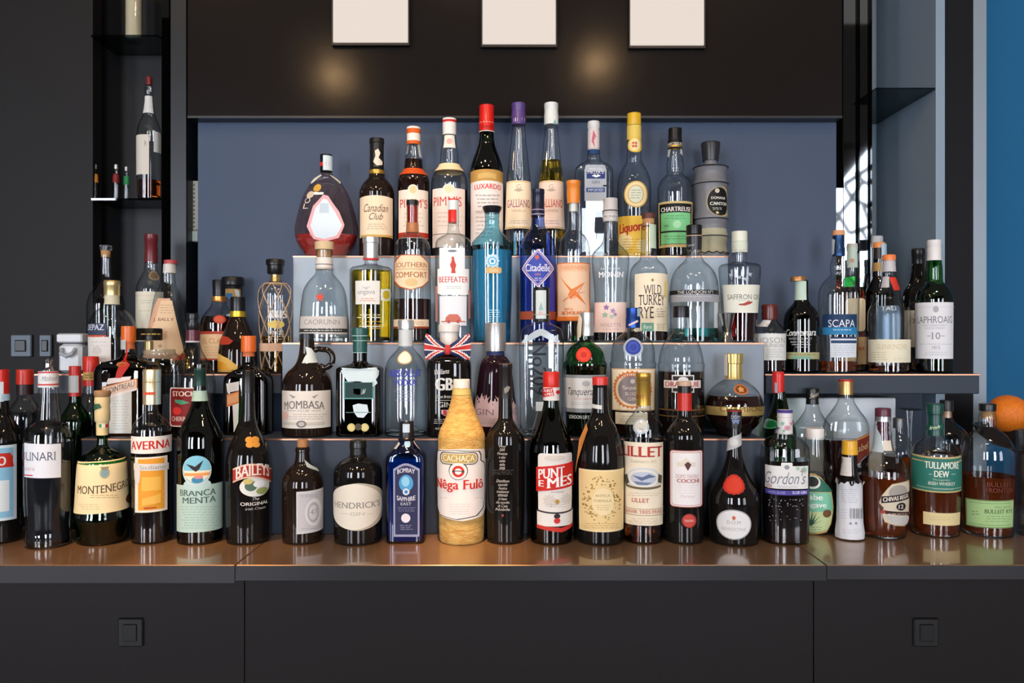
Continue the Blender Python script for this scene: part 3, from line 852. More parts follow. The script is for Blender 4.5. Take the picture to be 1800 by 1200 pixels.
b = B('liqueur_bottle', 'herbal liqueur bottle with light green label in black frame and black cap', 1186.5, D4, ZS3,
      [(245, 12), (258, 12.3), (272, 13), (288, 15.3), (298, 15.5), (304, 14), (308, 16), (315, 24), (324, 29), (334, 31.3), (350, 31.5), (440, 30.5)], 'clear', G4)
b.liq(372, 'dark', k=.97)
b.cap([(226, 11.8), (247, 12)], plastic('#121212'), ridge=(30, .012)); b.band(247, 256.5, BLK, 'neck_label', .0007); b.band(257, 260.5, foil('#c7a860'), 'gold_ring', .0008)
l = b.lab('neck_print', .0009); l.text('CHARTREUSE', 1186, 252, 24, 4.5, '#d8d2c2', bold=.02)
l = b.lab('tax_strip'); l.poly([(1175, 262), (1179, 263), (1178, 276), (1173, 274)], '#cfd3d2', 2, 2); l.poly([(1196, 261), (1201, 266), (1199, 273), (1195, 270)], '#cfd3d2', 2, 2)
l = b.lab(); l.rect(1158, 353, 1216.5, 434, '#cdb67c'); l.rect(1160, 357, 1215, 431, BLK); l.text('CHARTREUSE', 1188, 367, 51, 8, '#e9e6dc', bold=.025); l.rect(1162.5, 373, 1213, 405, '#7cc98a'); l.rect(1162.5, 408, 1213, 428, '#7cc98a'); l.rect(1162.5, 429, 1213, 431, '#cdb67c', 20, 1); l.fine(1168, 377, 1208, 386, 2, '#4d9460'); l.ell(1190, 394, 7, 7, '#a5dcae'); l.fine(1168, 413, 1208, 422, 2, '#4d9460'); l.text('GREEN', 1172, 397, 8, 3, '#3d7f50')

rib = []
for y0, y1, r0 in ((294, 325, 30.5), (325, 387, 30.5), (387, 417, 30.5), (417, 447, 30.5)):
    pass
b = B('liqueur_bottle', 'smoky frosted bamboo-jointed bottle with flared black stopper and oval black label', 1249, 1.757, ZS3,
      [(283, 11), (290, 11.5), (293, 24), (295, 31), (298, 30), (308, 27.5), (318, 28.5), (324, 31), (328, 30), (340, 29), (372, 29), (384, 31), (388, 30.5), (400, 28), (409, 28.5), (416, 30.5), (421, 29.5), (432, 27.5), (441, 29.5), (447, 30.5)], 'frost', G4)
b.cap([(251, 17), (254, 17.3), (283, 14)], plastic('#2b2c30'), 'stopper')
b.liq(405, 'straw')
b.band(404, 447, pbr('frosted_pale_liquid', '#a7a58d', .4), 'liquid_zone', .0004)
for y in (296, 325, 387, 417):
    mb = MB()
    z = b.zz(y); r = b.R(z) + .0006
    mb.tube([(r * sin(2 * pi * i / 40), -r * cos(2 * pi * i / 40), z) for i in range(40)], .0011, plastic('#1a1b1e'), 5, True)
    mb.build('wire_ring', b.root)
mb = MB(); z = b.zz(446); r = b.R(z) + .0012
mb.tube([((r + .0012 * cos(14 * 2 * pi * i / 160)) * sin(2 * pi * i / 160), -(r + .0012 * cos(14 * 2 * pi * i / 160)) * cos(2 * pi * i / 160), z + .0016 * sin(14 * 2 * pi * i / 160)) for i in range(160)], .0011, plastic('#1a1b1e'), 4, True).build('twisted_wire', b.root)
l = b.lab(); l.ell(1260.5, 353.5, 19, 26.5, '#b8a878'); l.ell(1260.5, 353.5, 17.2, 24.8, '#131414'); l.ell(1260.5, 335, 4, 4, '#c9c2ae'); l.text('DOMAINE', 1262, 347.5, 24, 4.5, '#e4e2d8', bold=.02); l.text('CANTON', 1262, 357.5, 28, 5.5, '#e4e2d8', bold=.03); l.fine(1252, 364, 1270, 369, 2, '#b9b8ae'); l.star(1260.5, 373.5, 3.5, '#d8cfa8')

# ------------------------------------------------------------------ middle step
G3 = 'bottles on the middle step'
D3 = 1.645
b = B('gin_bottle', 'clear bell-shaped gin bottle with red star and tan cork stopper, grey label', 570, D3, ZS2,
      [(439, 14), (474, 14.5), (481, 16), (488, 22), (498, 30), (510, 36), (525, 39), (550, 41.5), (580, 43), (596, 43)], 'clear', G3, heel=True, n=2.2, dep=.9, neck=490)
b.cap([(425, 16.5), (426, 17), (439, 16.8)], pbr('pale_wood', '#cdb48c', .6), 'stopper'); b.cap([(439, 12.8), (452, 12.8)], pbr('cork', '#b98d5c', .7), 'cork')
b.band(453, 474, '#ddd6cc', 'neck_label', .0007); l = b.lab('neck_print', .0009); l.rect(554, 463, 587, 465, '#8d8a88', 16, 1); l.rect(554, 470, 587, 472, '#aaa49c', 16, 1)
l = b.lab('red_star'); l.star(562.5, 522, 9, '#d2452c')
l = b.lab(); l.rect(527.5, 555.5, 612, 577, '#c8c2bb'); l.text('CAORUNN', 566, 565.5, 62, 9, '#8d8986', serif=True); l.rect(527.5, 577.5, 611, 583.5, '#3a3837', 22, 2); l.fine(531, 578.5, 607, 582.5, 1, '#cfcac2', 1.4); l.rect(527.5, 584, 612, 587, '#c8c2bb', 22, 1)

b = B('gin_bottle', 'square-shouldered bottle of bright yellow gin with silver cap and red ring', 652, D3, ZS2,
      [(455, 11), (464, 11.5), (467, 20), (470, 33), (474, 37), (480, 37.5), (596, 36)], 'clear', G3, heel=True)
b.liq(476, 'yellow', k=.93)
CP = [(417, 14.5), (427, 14.6), (428, 13.6), (457, 13.2)]
b.cap(CP, foil('#cfd2d2')); oc = OnCap(b, [(417, 14.7), (457, 13.7)]); l = oc.lab('cap_ring'); l.rect(638, 453, 667, 456.5, '#c23028', 18, 1)
l = b.lab(); l.rect(625, 493, 667.5, 534.5, '#dedbd2'); l.text('ungava', 644, 515, 30, 8, '#8f9296'); l.poly([(636, 503), (644, 506), (652, 502), (644, 509)], '#b9bcbc', 2, 1); l.fine(632, 523, 660, 530, 2, '#d0876f')
l = b.lab('white_letter'); l.ell(678, 518, 9.5, 11, '#e2e4d8'); l.ell(678, 518, 6, 7.5, '#c9b326'); l.rect(669, 508, 673, 528, '#e2e4d8', 3, 3)
l = b.lab('lower_print'); l.fine(628, 551, 672, 560, 2, '#ded6a0', 1.5); l.fine(628, 562, 676, 580, 3, '#c9a326', 1.5); l.rect(672, 527, 674, 575, '#e3e3c8', 2, 4); l.rect(632, 573, 670, 574.2, '#e8e4c0', 14, 1)

b = B('liqueur_bottle', 'amber-necked liqueur bottle with octagonal cream label and black cap', 725, D3, ZS2,
      [(358, 10.5), (385, 10.3), (405, 10.8), (412, 13), (417, 21), (424, 27.5), (434, 31), (450, 32), (520, 33), (596, 33.5)], 'clear', G3)
b.liq(526, 'redbrown', k=.97)
b.cap([(352, 10.8), (361, 10.8)], plastic('#141313'), ridge=(24, .02)); MB().lathe([(b.zz(392), b.R(b.zz(392)) * .9), (b.zz(362), b.R(b.zz(362)) * .9)], LQ['rose'], 24).build('neck_liner', b.root)
b.band(392, 409, pbr('amber_film', '#d08a58', .25, trans=.5), 'neck_film', .0005)
OCT = [(708, 447), (738, 447), (754, 460), (754, 492), (740, 504), (724, 510), (707, 504), (693, 492), (693, 460)]
l = b.lab(); l.poly(OCT, '#b0502c'); l.poly([(723 + (x - 723) * .95, 478 + (y - 478) * .95) for x, y in OCT], '#ead1ac'); l.text('SOUTHERN', 723, 465, 54, 9, '#a8632e', bold=.01); l.rect(696, 472, 751, 473, '#c9955e', 18, 1); l.text('COMFORT', 723, 482.5, 54, 10, '#a8632e', bold=.01); l.ell(723, 496, 11, 7, '#d9bb86')
l = b.lab('lower_label'); l.rect(692, 561, 753.5, 573.5, '#e6d0b2'); l.fine(698, 564, 748, 571, 2, '#c9a988'); l.rect(692, 574, 753.5, 577, '#a04022', 20, 1)

b = B('gin_bottle', 'clear gin bottle with white label, red lettering and red cap under a tax strip', 797, D3, ZS2,
      [(390, 9.3), (402, 10), (411, 12.5), (416, 21), (421, 28), (428, 31), (440, 31.5), (596, 31)], 'clear', G3, heel=True, n=2.6, dep=.9, neck=416)
b.cap([(350, 8.8), (366, 8.8), (367, 9.2), (392, 9.2)], plastic('#d0281d'), ridge=(24, .015)); oc = OnCap(b, [(350, 9.2), (392, 9.2)]); l = oc.lab('tax_strip', .0003); l.rect(788, 351, 806, 368, '#d3d9d9'); l.rect(802, 366, 812, 396, '#d9dedb', 8, 6)
l = b.lab(); l.rect(772.5, 435, 817, 472, '#e8e8e8'); l.rect(769.5, 472, 824, 515, '#ece9e6'); l.text('BEEFEATER', 797, 491, 50, 10, '#c9382c', bold=.01); l.ell(795, 441, 8, 2, '#6c7c8a'); l.poly([(794, 451), (798, 451), (799, 458), (802, 466), (800, 473), (801, 480), (793, 480), (794, 473), (791, 466), (794, 458)], '#c24a38', 3, 2); l.fine(782, 502, 812, 508, 2, '#b9bcc0'); l.poly([(770, 515), (824, 515), (815, 519), (806, 516), (797, 520), (788, 516), (779, 519)], '#ece9e6', 3, 2)
l = b.lab('lower_print'); l.rect(773, 520, 820, 572, '#dfe1e4'); l.poly([(782, 566), (784, 557), (790, 552), (804, 552), (809, 557), (812, 566)], '#c46e5c', 3); l.rect(776, 564, 818, 566, '#c46e5c', 14, 1); l.ell(789, 565, 3, 3, '#b05548', 2); l.ell(805, 565, 3, 3, '#b05548', 2); l.rect(766.5, 503, 770, 565, '#c98a80', 4, 5); l.rect(822, 510, 826, 560, '#c98a80', 4, 5)

b = B('gin_bottle', 'tall faceted bottle of bright blue gin with broad black stopper', 865, D3, ZS2,
      [(374, 13), (381, 13), (384, 12.3), (390, 13.3), (394, 12.3), (399, 13.2), (403, 14), (409, 19), (416, 26), (423, 33), (428, 35.5), (436, 35.5), (520, 34.5), (596, 32.5)], 'pale', G3, heel=False, seg=16)
b.liq(441, 'blue', k=.965)
b.cap([(363, 16.5), (365, 17.3), (369, 16), (375, 13)], plastic('#17181d'), 'stopper')
l = b.lab('seal'); l.star(865.5, 458, 13, '#bcd6de', 12, .8); l.ell(865.5, 459, 8, 8, '#5fb4d6'); l.ell(865.5, 459, 5.5, 5.5, '#e0ecec'); l.ell(865.5, 459, 3, 3, '#3a8cc0')
l = b.lab('gold_plaque'); l.rrect(854, 469.5, 881.5, 480, 3, '#cfa96e'); l.text('GIN', 868, 475, 14, 6, '#ecdcb6')
l = b.lab('lower_print'); l.fine(856, 543, 880, 566, 6, '#a8dcf0')

b = B('gin_bottle', 'cobalt-tinted gin bottle with diamond outline label and ribbed navy cap', 945.5, D3, ZS2,
      [(378, 11.3), (392, 11.8), (402, 14), (408, 19), (411, 21.5), (413, 22.5), (415, 24), (424, 28.5), (436, 31), (450, 31.7), (596, 31.5)], 'blue', G3)
b.liq(470, 'violetblue', k=.96)
b.cap([(333, 11.8), (340, 12), (341, 11.4), (366, 11.6), (367, 12), (380, 12)], plastic('#1a1d35'), ridge=(30, .02)); oc = OnCap(b, [(333, 12.2), (380, 12.2)]); l = oc.lab('cap_print'); l.rect(932, 367, 960, 368.3, '#b9a6c0', 18, 1); l.rect(932, 375, 960, 376.3, '#b9a6c0', 18, 1)
l = b.lab()
for k, c in ((1, '#d9c6d2'), (.93, '#30408c'), (.88, '#d9c6d2'), (.84, '#3a4aa4')):
    l.poly([(945.5, 471 - 34 * k), (945.5 + 28 * k, 471), (945.5, 471 + 34 * k), (945.5 - 28 * k, 471)], c)
l.text('Citadelle', 945.5, 470, 42, 13, '#eceaf0', bold=.01, serif=True); l.ell(944, 452, 3.5, 4, '#c4604a'); l.text('GIN', 945, 482, 9, 4, '#d98a78'); l.fine(938, 487, 953, 494, 2, '#d4cfe4')
b.band(548, 562, '#9a4a30', 'gold_stripe', .0004)

b = B('pisco_bottle', 'clear bottle with orange stopper and orange hummingbird label', 1008, D3, ZS2,
      [(358, 10.2), (385, 10.2), (404, 11), (409, 14), (415, 20), (423, 25.5), (435, 28.5), (450, 29.5), (596, 29)], 'clear', G3, heel=True)
b.liq(566, 'dark'); MB().lathe([(b.zz(372), 7.5 * b.k), (b.zz(350), 8 * b.k)], pbr('stopper_plug', '#d8d2c4', .5), 20).build('stopper_plug', b.root)
b.cap([(318, 12.3), (326, 12.5), (327, 11.8), (342, 12), (352, 11.2), (358, 11)], plastic('#e0832a'))
l = b.lab(); l.rect(978, 461, 1038, 564, '#d97a3c'); l.rect(981, 466, 1035, 558, '#e8c4a4'); l.rect(980, 463, 1036, 477, '#e9b896'); l.text('TABERNERO', 1008, 470, 46, 7, '#d98a58', serif=True); l.poly([(985, 484), (1002, 506), (1006, 508), (1028, 494), (1012, 511), (1030, 536), (1010, 519), (1004, 526), (1000, 518), (1003, 511)], '#d9742c', 3, 2)
for q in ((1000, 520, 1018, 500), (1008, 524, 1024, 498), (990, 528, 1004, 518), (1012, 516, 1026, 512)):
    l.poly([(q[0], q[1]), (q[0] + 1.2, q[1] + 1), (q[2] + 1.2, q[3] + 1), (q[2], q[3])], '#d98a5a', 2, 2)
l.text('PISCO', 1000, 543, 14, 3.5, '#cf6a2c'); l.text('ACHOLADO', 1008, 549.5, 40, 6, '#cf6a2c', bold=.03); l.rect(979, 556, 1037, 563, '#d9742c', 20, 2)

b = B('syrup_bottle', 'clear waisted syrup bottle with grey cap and pale pink violet-flower label', 1073, D3, ZS2,
      [(388, 10.3), (405, 10.8), (420, 12.5), (430, 17), (438, 25), (446, 31.5), (456, 33.5), (475, 32), (500, 29.5), (525, 28), (550, 28), (596, 30)], 'clear', G3)
b.liq(584, 'dark', k=.975)
b.cap([(349, 12.6), (366, 12.6), (367, 13), (390, 13)], plastic('#bfbcba')); oc = OnCap(b, [(349, 13.1), (390, 13.1)]); l = oc.lab('cap_print'); l.rect(1060, 368, 1087, 370, '#3e3c3c', 18, 1); l.rect(1060, 376, 1087, 384, '#d8d4d0', 18, 2); l.text('MONIN', 1073, 380, 22, 5, '#4a4848', serif=True)
l = b.lab('white_print'); l.text('Le Sirop de', 1073, 472, 34, 6, '#dfe3e8', shear=.3); l.text('MONIN', 1074, 482, 43, 10, '#eef0f4', bold=.02, serif=True)
l = b.lab(); l.rect(1044, 530, 1101, 583, '#e9cfc6', arc=-1); l.text('VIOLETTE', 1073, 571, 36, 6, '#b39aa4', serif=True); l.fine(1058, 577, 1088, 580, 1, '#c4a9a6')
for fx, fy, r, c in ((1066, 540, 6, '#8d6f9c'), (1077, 546, 5.5, '#a58ab0'), (1064, 553, 6, '#93b596'), (1075, 556, 5, '#a9c4a2'), (1081, 552, 4, '#9b86ac')):
    l.star(fx, fy, r, c, 5, .5, rot=fx)

b = B('whiskey_bottle', 'clear rye whiskey bottle with tall cream label and brown cork cap', 1140, D3, ZS2,
      [(393, 13), (420, 13.2), (445, 13.8), (456, 16), (463, 24), (471, 30.5), (482, 33.3), (500, 33.8), (596, 33.5)], 'clear', G3, heel=True)
b.liq(582, 'redbrown', k=.975)
b.cap([(375, 11.6), (377, 12), (384, 11.8)], pbr('brown_cap', '#5a2f2a', .5)); b.cap([(384, 10.2), (397, 10.6)], pbr('cork_tan', '#b8895c', .7), 'cork')
l = b.lab('tax_strip'); l.rect(1142, 394, 1153, 436, '#b9cdb6', 8, 6)
l = b.lab(); l.rect(1116, 481, 1173.5, 583, '#e9ddc2', arc=1.5); l.ell(1147, 492, 2.2, 2.6, '#8a7a3c'); l.text('WILD', 1147, 509, 30, 17, '#3a312c', serif=True); l.text('TURKEY', 1145, 527, 44, 18, '#3a312c', serif=True); l.text('RYE', 1136, 549, 26, 20, '#3a312c', serif=True); l.fine(1153, 541, 1169, 558, 4, '#8d8474'); l.rect(1128, 567, 1149, 582, '#6ea394'); l.text('Rare', 1138, 574, 14, 7, '#e0e6d8', shear=.3); l.fine(1152, 568, 1171, 580, 4, '#a39a86'); l.rect(1167, 495, 1172, 522, '#e2cf86', 3, 4)

b = B('gin_bottle', 'wide round-shouldered clear gin bottle with black and grey bands and black stopper', 1220, D3, ZS2,
      [(438, 13), (452, 14), (459, 18), (466, 26), (474, 33), (485, 39), (497, 42), (512, 43), (596, 43)], 'clear', G3, heel=True)
b.liq(577, 'teal', k=.95)
b.cap([(396, 13.8), (398, 14), (412, 13.8)], plastic('#151515'), 'stopper'); b.cap([(413, 13.2), (414, 14.2), (440, 13.4)], plastic('#222428'), 'neck_foil')
oc = OnCap(b, [(413, 14.3), (440, 13.6)]); l = oc.lab('foil_print'); l.rect(1206, 412.5, 1234, 414, '#c9a48a', 16, 1); l.text('Original', 1214, 431, 14, 5, '#b9bcc4', shear=.4)
l = b.lab(); l.rect(1176, 509, 1264, 516.5, '#1c1b1c', 26, 2); l.text('THE LONDON Nº1', 1222, 512.8, 62, 5.5, '#dcdad6', serif=True); l.rect(1176, 517, 1264, 530, '#9a9ba0', 26, 2); l.fine(1182, 520, 1258, 522, 1, '#c4c4c8', .8)
l = b.lab('side_label'); l.rect(1255, 531, 1262, 576, '#c9d2d2', 4, 5)

b = B('gin_bottle', 'tapered clear gin bottle with straight shoulders, pale saffron label and cream cap', 1300, 1.655, ZS2,
      [(442, 12.5), (461, 13), (463, 22), (465, 33), (469, 37), (476, 37.5), (500, 35.5), (550, 32), (596, 29.5)], 'clear', G3, heel=True)
b.liq(551, 'red', k=.96)
b.cap([(407, 14), (444, 14)], plastic('#d9dcca')); oc = OnCap(b, [(407, 14), (444, 14)]); l = oc.lab('cap_print'); l.rect(1285, 423, 1315, 424, '#b9bba6', 16, 1); l.rect(1285, 424, 1315, 436, '#cfd6c4', 16, 2); l.fine(1289, 437, 1311, 442, 2, '#aab0a0')
l = b.lab(); l.rect(1271.5, 499, 1336, 548.5, '#e2e3d4', arc=-1); l.text('SAFFRON GIN', 1306, 521.5, 54, 9, '#6b6c66', serif=True); l.fine(1296, 527, 1316, 529, 1, '#a9aaa0', .8); l.poly([(1298, 534), (1306, 533), (1314, 529), (1323, 530), (1318, 534), (1308, 537), (1299, 536)], '#a8483c', 2, 2)
l = b.lab('embossed_leaves')
for fx, fy in ((1285, 483), (1300, 487), (1318, 482), (1309, 490)):
    l.star(fx, fy, 5, pbr('embossed_glass', '#aab6bb', .2), 4, .4, rot=fx)

jg = tag(empty('jigger', W(1278, 601, 1.613)[:2] + (ZS2,)), 'polished steel double jigger on the edge of the middle step', 'jigger')
k = 1.613 / F * .96
CH = pbr('polished_steel', (0.62, 0.6, 0.58), 0.12, metal=1.0)
MB().lathe([(0, 11 * k), (.001, 12 * k), (15 * k, 8 * k), (18 * k, 6.5 * k)], CH, 36).build('small_cup', jg)
MB().lathe([(18 * k, 6.5 * k), (23 * k, 8 * k), (52 * k, 15.3 * k), (53 * k, 15.5 * k), (52 * k, 14.4 * k), (24 * k, 6.5 * k)], CH, 36).build('large_cup', jg)

# ------------------------------------------------------------------ lowest step
G2 = 'bottles on the lowest step'
D2 = 1.535
b = B('gin_jug', 'dark brown jug-shaped gin bottle with neck handle and wide cream label', 540, D2, ZS1,
      [(594, 12), (604, 13), (622, 15), (636, 19), (644, 25), (652, 34), (662, 40), (674, 44), (690, 45), (762, 45)], 'brownblack', G2)
b.cap([(586, 12.3), (596, 12.3)], plastic('#22262e'))
p = []
for i in range(15):
    a = radians(96 - 190 * i / 14)
    p.append(((34 + 15 * cos(a) - 4) * D2 / F, 0, b.zz(630) + 16 * sin(a) * D2 / F))
k = D2 / F
p = [(9 * k, 0, b.zz(617)), (20 * k, 0, b.zz(613))] + p + [(26 * k, 0, b.zz(643)), (18 * k, 0, b.zz(648))]
MB().tube(p, 5.2 * D2 / F, GL['brownblack'], 10).build('handle', b.root)
l = b.lab('tax_strip'); l.poly([(536, 609), (545, 612), (549, 618), (555, 621), (553, 629), (554, 637), (533, 638), (535, 628), (538, 622)], '#d4d8d0', 4)
l = b.lab(); l.rect(496, 687, 581, 753, '#e2d8ca'); l.text('MOMBASA', 535, 714, 70, 14, '#77706a', bold=.02, serif=True, arc=3); l.text('CLUB', 533, 721.5, 20, 3.5, '#8f867c'); l.rect(505, 721, 520, 722, '#a0968a', 5, 1); l.rect(548, 721, 563, 722, '#a0968a', 5, 1); l.poly([(508, 692), (520, 697), (516, 700)], '#9a9188', 2); l.poly([(560, 692), (548, 697), (552, 700)], '#9a9188', 2); l.fine(508, 726, 574, 738, 3, '#b4a99c'); l.rect(500, 742, 570, 747, '#c9bfb0', 18, 1); l.ell(530, 745, 8.5, 6, '#6f6a66'); l.ell(530, 745, 5.5, 4, '#bdb5aa'); l.ell(503, 730, 5, 8, '#dfb8a8')

b = B('gin_bottle', 'square black-green flask with torn white paper and two gold coins on the front', 633, D2, ZS1,
      [(618, 12), (634, 12.3), (639, 16), (642, 27), (645, 36), (648, 38.5), (762, 38.5)], 'teal', G2, n=7, dep=.8, neck=645)
b.liq(650, pbr('liquid_black_green', (.006, .012, .011), .1), k=.98)
b.cap([(576, 14), (588, 14.2), (589, 13), (620, 12.5)], plastic('#24564e')); oc = OnCap(b, [(576, 14.4), (620, 13)])
l = oc.lab('cap_wire'); l.rect(618, 589, 650, 590.5, '#a9c4bd', 18, 1); l.rect(619, 598, 649, 599, '#a9c4bd', 18, 1); l.rect(619, 619, 648, 620, '#a9c4bd', 18, 1); l.rect(618, 577, 620, 619, '#a9c4bd', 2, 6); l.rect(646, 590, 648, 632, '#b9cfc8', 2, 6)
l = b.lab('frame_print'); l.rect(604, 670, 657.5, 701, '#5f9c95'); l.rect(606.5, 672, 655, 699, '#1d3a38')
l = b.lab('torn_paper'); l.poly([(597, 646), (632, 648), (667, 645), (664, 658), (658, 667), (661, 673), (655, 679), (634, 682), (612, 679), (609, 670), (601, 657)], '#cfdcdc'); l.poly([(618, 683), (643, 683), (641, 692), (630, 694), (620, 691)], '#bccac8', 3); l.poly([(620, 712), (630, 709), (646, 711), (648, 724), (640, 734), (629, 733), (622, 724)], '#cfdcdc', 4); l.rect(608, 724, 652, 725.2, '#6c8a86', 16, 1)
l = b.lab('coins'); l.ell(617.5, 751, 7.2, 7.2, '#c9b571'); l.ell(641.5, 751, 7.2, 7.2, '#c9b571'); l.ell(630, 750, 6, 6, '#4a4436'); l.ell(617.5, 751, 5, 5, '#d9c888'); l.ell(641.5, 751, 5, 5, '#d9c888')

b = B('vodka_bottle', 'clear round-shouldered vodka bottle with blue lettering and silver medallion', 713.5, D2, ZS1,
      [(576, 12.5), (600, 12.5), (610, 13), (616, 17), (624, 25), (634, 32), (646, 36), (660, 37.5), (762, 37.5)], 'clear', G2, heel=True)
b.cap([(562, 14), (564, 14.5), (578, 14.3)], foil('#d2d2ce')); b.band(579, 608, pbr('frosted_sleeve', '#c4c6c4', .35), 'neck_sleeve')
l = b.lab('medallion', .0004); l.ell(711.5, 628, 12.5, 12.5, '#a88d5e'); l.ell(711.5, 628, 10.5, 10.5, '#efe0c8')
l = b.lab('blue_print'); l.text('ABSOLUT', 712, 656, 58, 13, '#3d46a4', bold=.035); l.text('VODKA', 712, 672, 40, 11, '#3d46a4', bold=.035); l.fine(694, 684, 730, 706, 4, '#8d94b8', 1.2)

b = B('gin_bottle', 'black gin bottle with white block lettering and a union-flag bow tie', 789.5, 1.53, ZS1,
      [(612, 15), (622, 17), (626, 24), (631, 35), (638, 38.5), (650, 39), (762, 39)], 'black', G2, n=3, dep=.95, neck=628)
b.cap([(570, 18.5), (572, 19), (583, 18.8), (584, 16.5), (616, 17)], plastic('#dcd5cc'))
l = b.lab(); l.text('Williams', 777, 653, 26, 9, '#dad8d2', shear=.3, tilt=-3); l.text('GB', 781, 675, 32, 22, '#dedcd6', bold=.05); l.text('Great British', 780, 697, 28, 5, '#d2d0ca', shear=.3); l.rect(765, 703, 798, 703.8, '#bab8b2', 8, 1); l.text('GIN', 782, 711, 24, 9, '#d8d6d0', bold=.01); l.poly([(776, 720), (788, 720), (788, 727), (782, 731), (776, 727)], '#c9a4a4', 2); l.poly([(779, 720.5), (785, 720.5), (785, 729), (779, 729)], '#b8383a', 2); l.fine(760, 735, 800, 745, 3, '#bdbbb6', .9); l.text('40%', 772, 753, 14, 4, '#bdbbb6')
def bow_tie(b):
    k = b.d / F
    o = MB()
    navy, red, wht = pbr('tie_navy', '#20264e', .7), pbr('tie_red', '#c8322e', .7), pbr('tie_white', '#e4ded6', .7)
    yf = -.034
    N, M2 = 30, 22
    for sd in (-1, 1):
        for face in (-1, 1):
            base = len(o.v)
            for i in range(N + 1):
                a = i / N
                for j in range(M2 + 1):
                    q = 2 * j / M2 - 1
                    half = (7 + 16 * a ** .8) * k
                    th = .006 * (1 - q * q) ** .5 * sin(min(1, a * 1.15 + .12) * pi * .85) + .0012
                    pleat = .0018 * sin(q * 7) * (1 - a)
                    x = sd * (3 + 37 * a - 3 * a * q * q) * k
                    o.v.append((x, yf + pleat - face * th, b.zz(614 - 5 * a * 1) - q * half + 0.0))
            for i in range(N):
                for j in range(M2):
                    a = (i + .5) / N; q = 2 * (j + .5) / M2 - 1
                    w = abs(q) * 0.95 - (a * .95)
                    m = red if abs(q) < .17 else wht if abs(q) < .3 else red if abs(w) < .09 else wht if abs(w) < .22 else navy
                    p = base + i * (M2 + 1) + j
                    o.f.append((p, p + 1, p + M2 + 2, p + M2 + 1)); o.m.append(o.mat(m))
    o.box(-5 * k, 5 * k, yf - .006, yf + .006, b.zz(623), b.zz(606), red, .002)
    t = o.build('bow_tie', b.root, True, 60)
    t['label'] = 'union-flag bow tie'
    r = 17.5 * k
    MB().lathe([(b.zz(618), r + .0006), (b.zz(611), r + .0006)], red, 32, (False, False)).build('tie_band', b.root)
bow_tie(b)

b = B('gin_bottle', 'tapered purple-black gin bottle with pink leaf-and-lettering print and silver stopper', 871, 1.54, ZS1,
      [(615, 15), (624, 15.5), (629, 21), (636, 26), (650, 29), (690, 34), (730, 38), (762, 40.5)], pbr('glass_purple_black', (.016, .006, .010), .05, spec=.55), G2)
b.cap([(567, 17.5), (569, 18), (610, 18.5), (617, 18)], foil('#b9b7b5'), 'stopper')
b.band(618, 624, '#27305c', 'neck_ring')
l = b.lab('leaf_print')
pk = '#d3b4b4'
rn = random.Random(3)
for fx in range(838, 908, 8):
    hh = 42 + 16 * abs(sin((fx - 838) * .09 + .7))
    l.poly([(fx - 3, 748), (fx - 6, 748 - hh * .6), (fx, 748 - hh), (fx + 6, 748 - hh * .62), (fx + 3, 748)], pk, 3, 2); l.lay -= 1
    for q in (.45, .62, .8):
        l.poly([(fx, 748 - hh * q), (fx + 8, 740 - hh * q), (fx + 3, 749 - hh * q)], pk, 2, 1); l.poly([(fx, 748 - hh * q), (fx - 8, 740 - hh * q), (fx - 3, 749 - hh * q)], pk, 2, 1); l.lay -= 2
l.lay += 4
l.rect(836, 712, 909, 750, pk); l.text('GIN', 853, 724, 30, 11, '#8d7378'); l.text('MARE', 893, 724, 26, 11, '#8d7378'); l.fine(844, 734, 902, 745, 3, '#b79a9c')

b = B('gin_bottle', 'heavy square clear gin bottle with dark vertical raised number on the front', 951.5, D2, ZS1,
      [(560, 14), (568, 17), (573, 27), (579, 35), (588, 38.5), (600, 39), (762, 37)], 'clear', G2, n=5, dep=.75, neck=572, heel=True)
b.band(606, 608.5, pbr('waterline_glass', '#5c666e', .1), 'waterline', -.0015)
b.cap([(505, 14), (508, 14.6), (560, 14.2), (566, 15)], plastic('#17161a'), 'stopper'); oc = OnCap(b, [(505, 14.7), (566, 14.7)]); l = oc.lab('tax_strip'); l.rect(942, 510, 960, 560, '#c9d4cf'); l.poly([(951, 530), (947, 545), (955, 545)], '#8fb0aa', 2); l.ell(950, 550, 4, 4, '#c9aeb0'); l.rect(937, 552, 966, 553, '#c8a68e', 14, 1)
l = b.lab('raised_number', .0006); l.text('No209', 948, 648, 25, 92, '#30343d', bold=.02, turn=1)
l = b.lab('arch_relief'); l.poly([(918 + 66 * i / 24, 600 - 22 * sin(pi * i / 24)) for i in range(25)] + [(982 - 64 * i / 24, 604 - 19 * sin(pi * i / 24)) for i in range(25)], pbr('embossed_glass', '#aab6bb', .2), 1, 1)
l = b.lab('small_label'); l.rect(942, 706, 958, 722, '#d4d9da')

b = B('gin_bottle', 'green shaker-shaped gin bottle with red wax seal and silver-white label', 1028.5, D2, ZS1,
      [(588, 10), (597, 10.5), (602, 15), (609, 25), (617, 31), (626, 34), (633, 35), (636, 36.5), (638, 38.5), (642, 38.5), (648, 37.5), (762, 33.5)], 'green', G2)
b.liq(640, pbr('liquid_green_dark', (.004, .012, .005), .1), k=.96)
b.cap([(549, 11.5), (573, 11.6), (574, 12), (590, 11.8)], foil('#cfcfcd'), dx=3); oc = OnCap(b, [(549, 13), (590, 13)]); l = oc.lab('tax_strip', .0012); l.poly([(1020, 551), (1024, 560), (1022, 592), (1010, 598), (1013, 576)], '#d8c9ac', 4)
l = b.lab('wax_seal', .0006); l.ell(1026, 623, 13.2, 13.2, '#c9301e'); l.ell(1026, 623, 10, 10, '#d8402a'); l.star(1026, 623, 7, '#b82818', 6, .6)
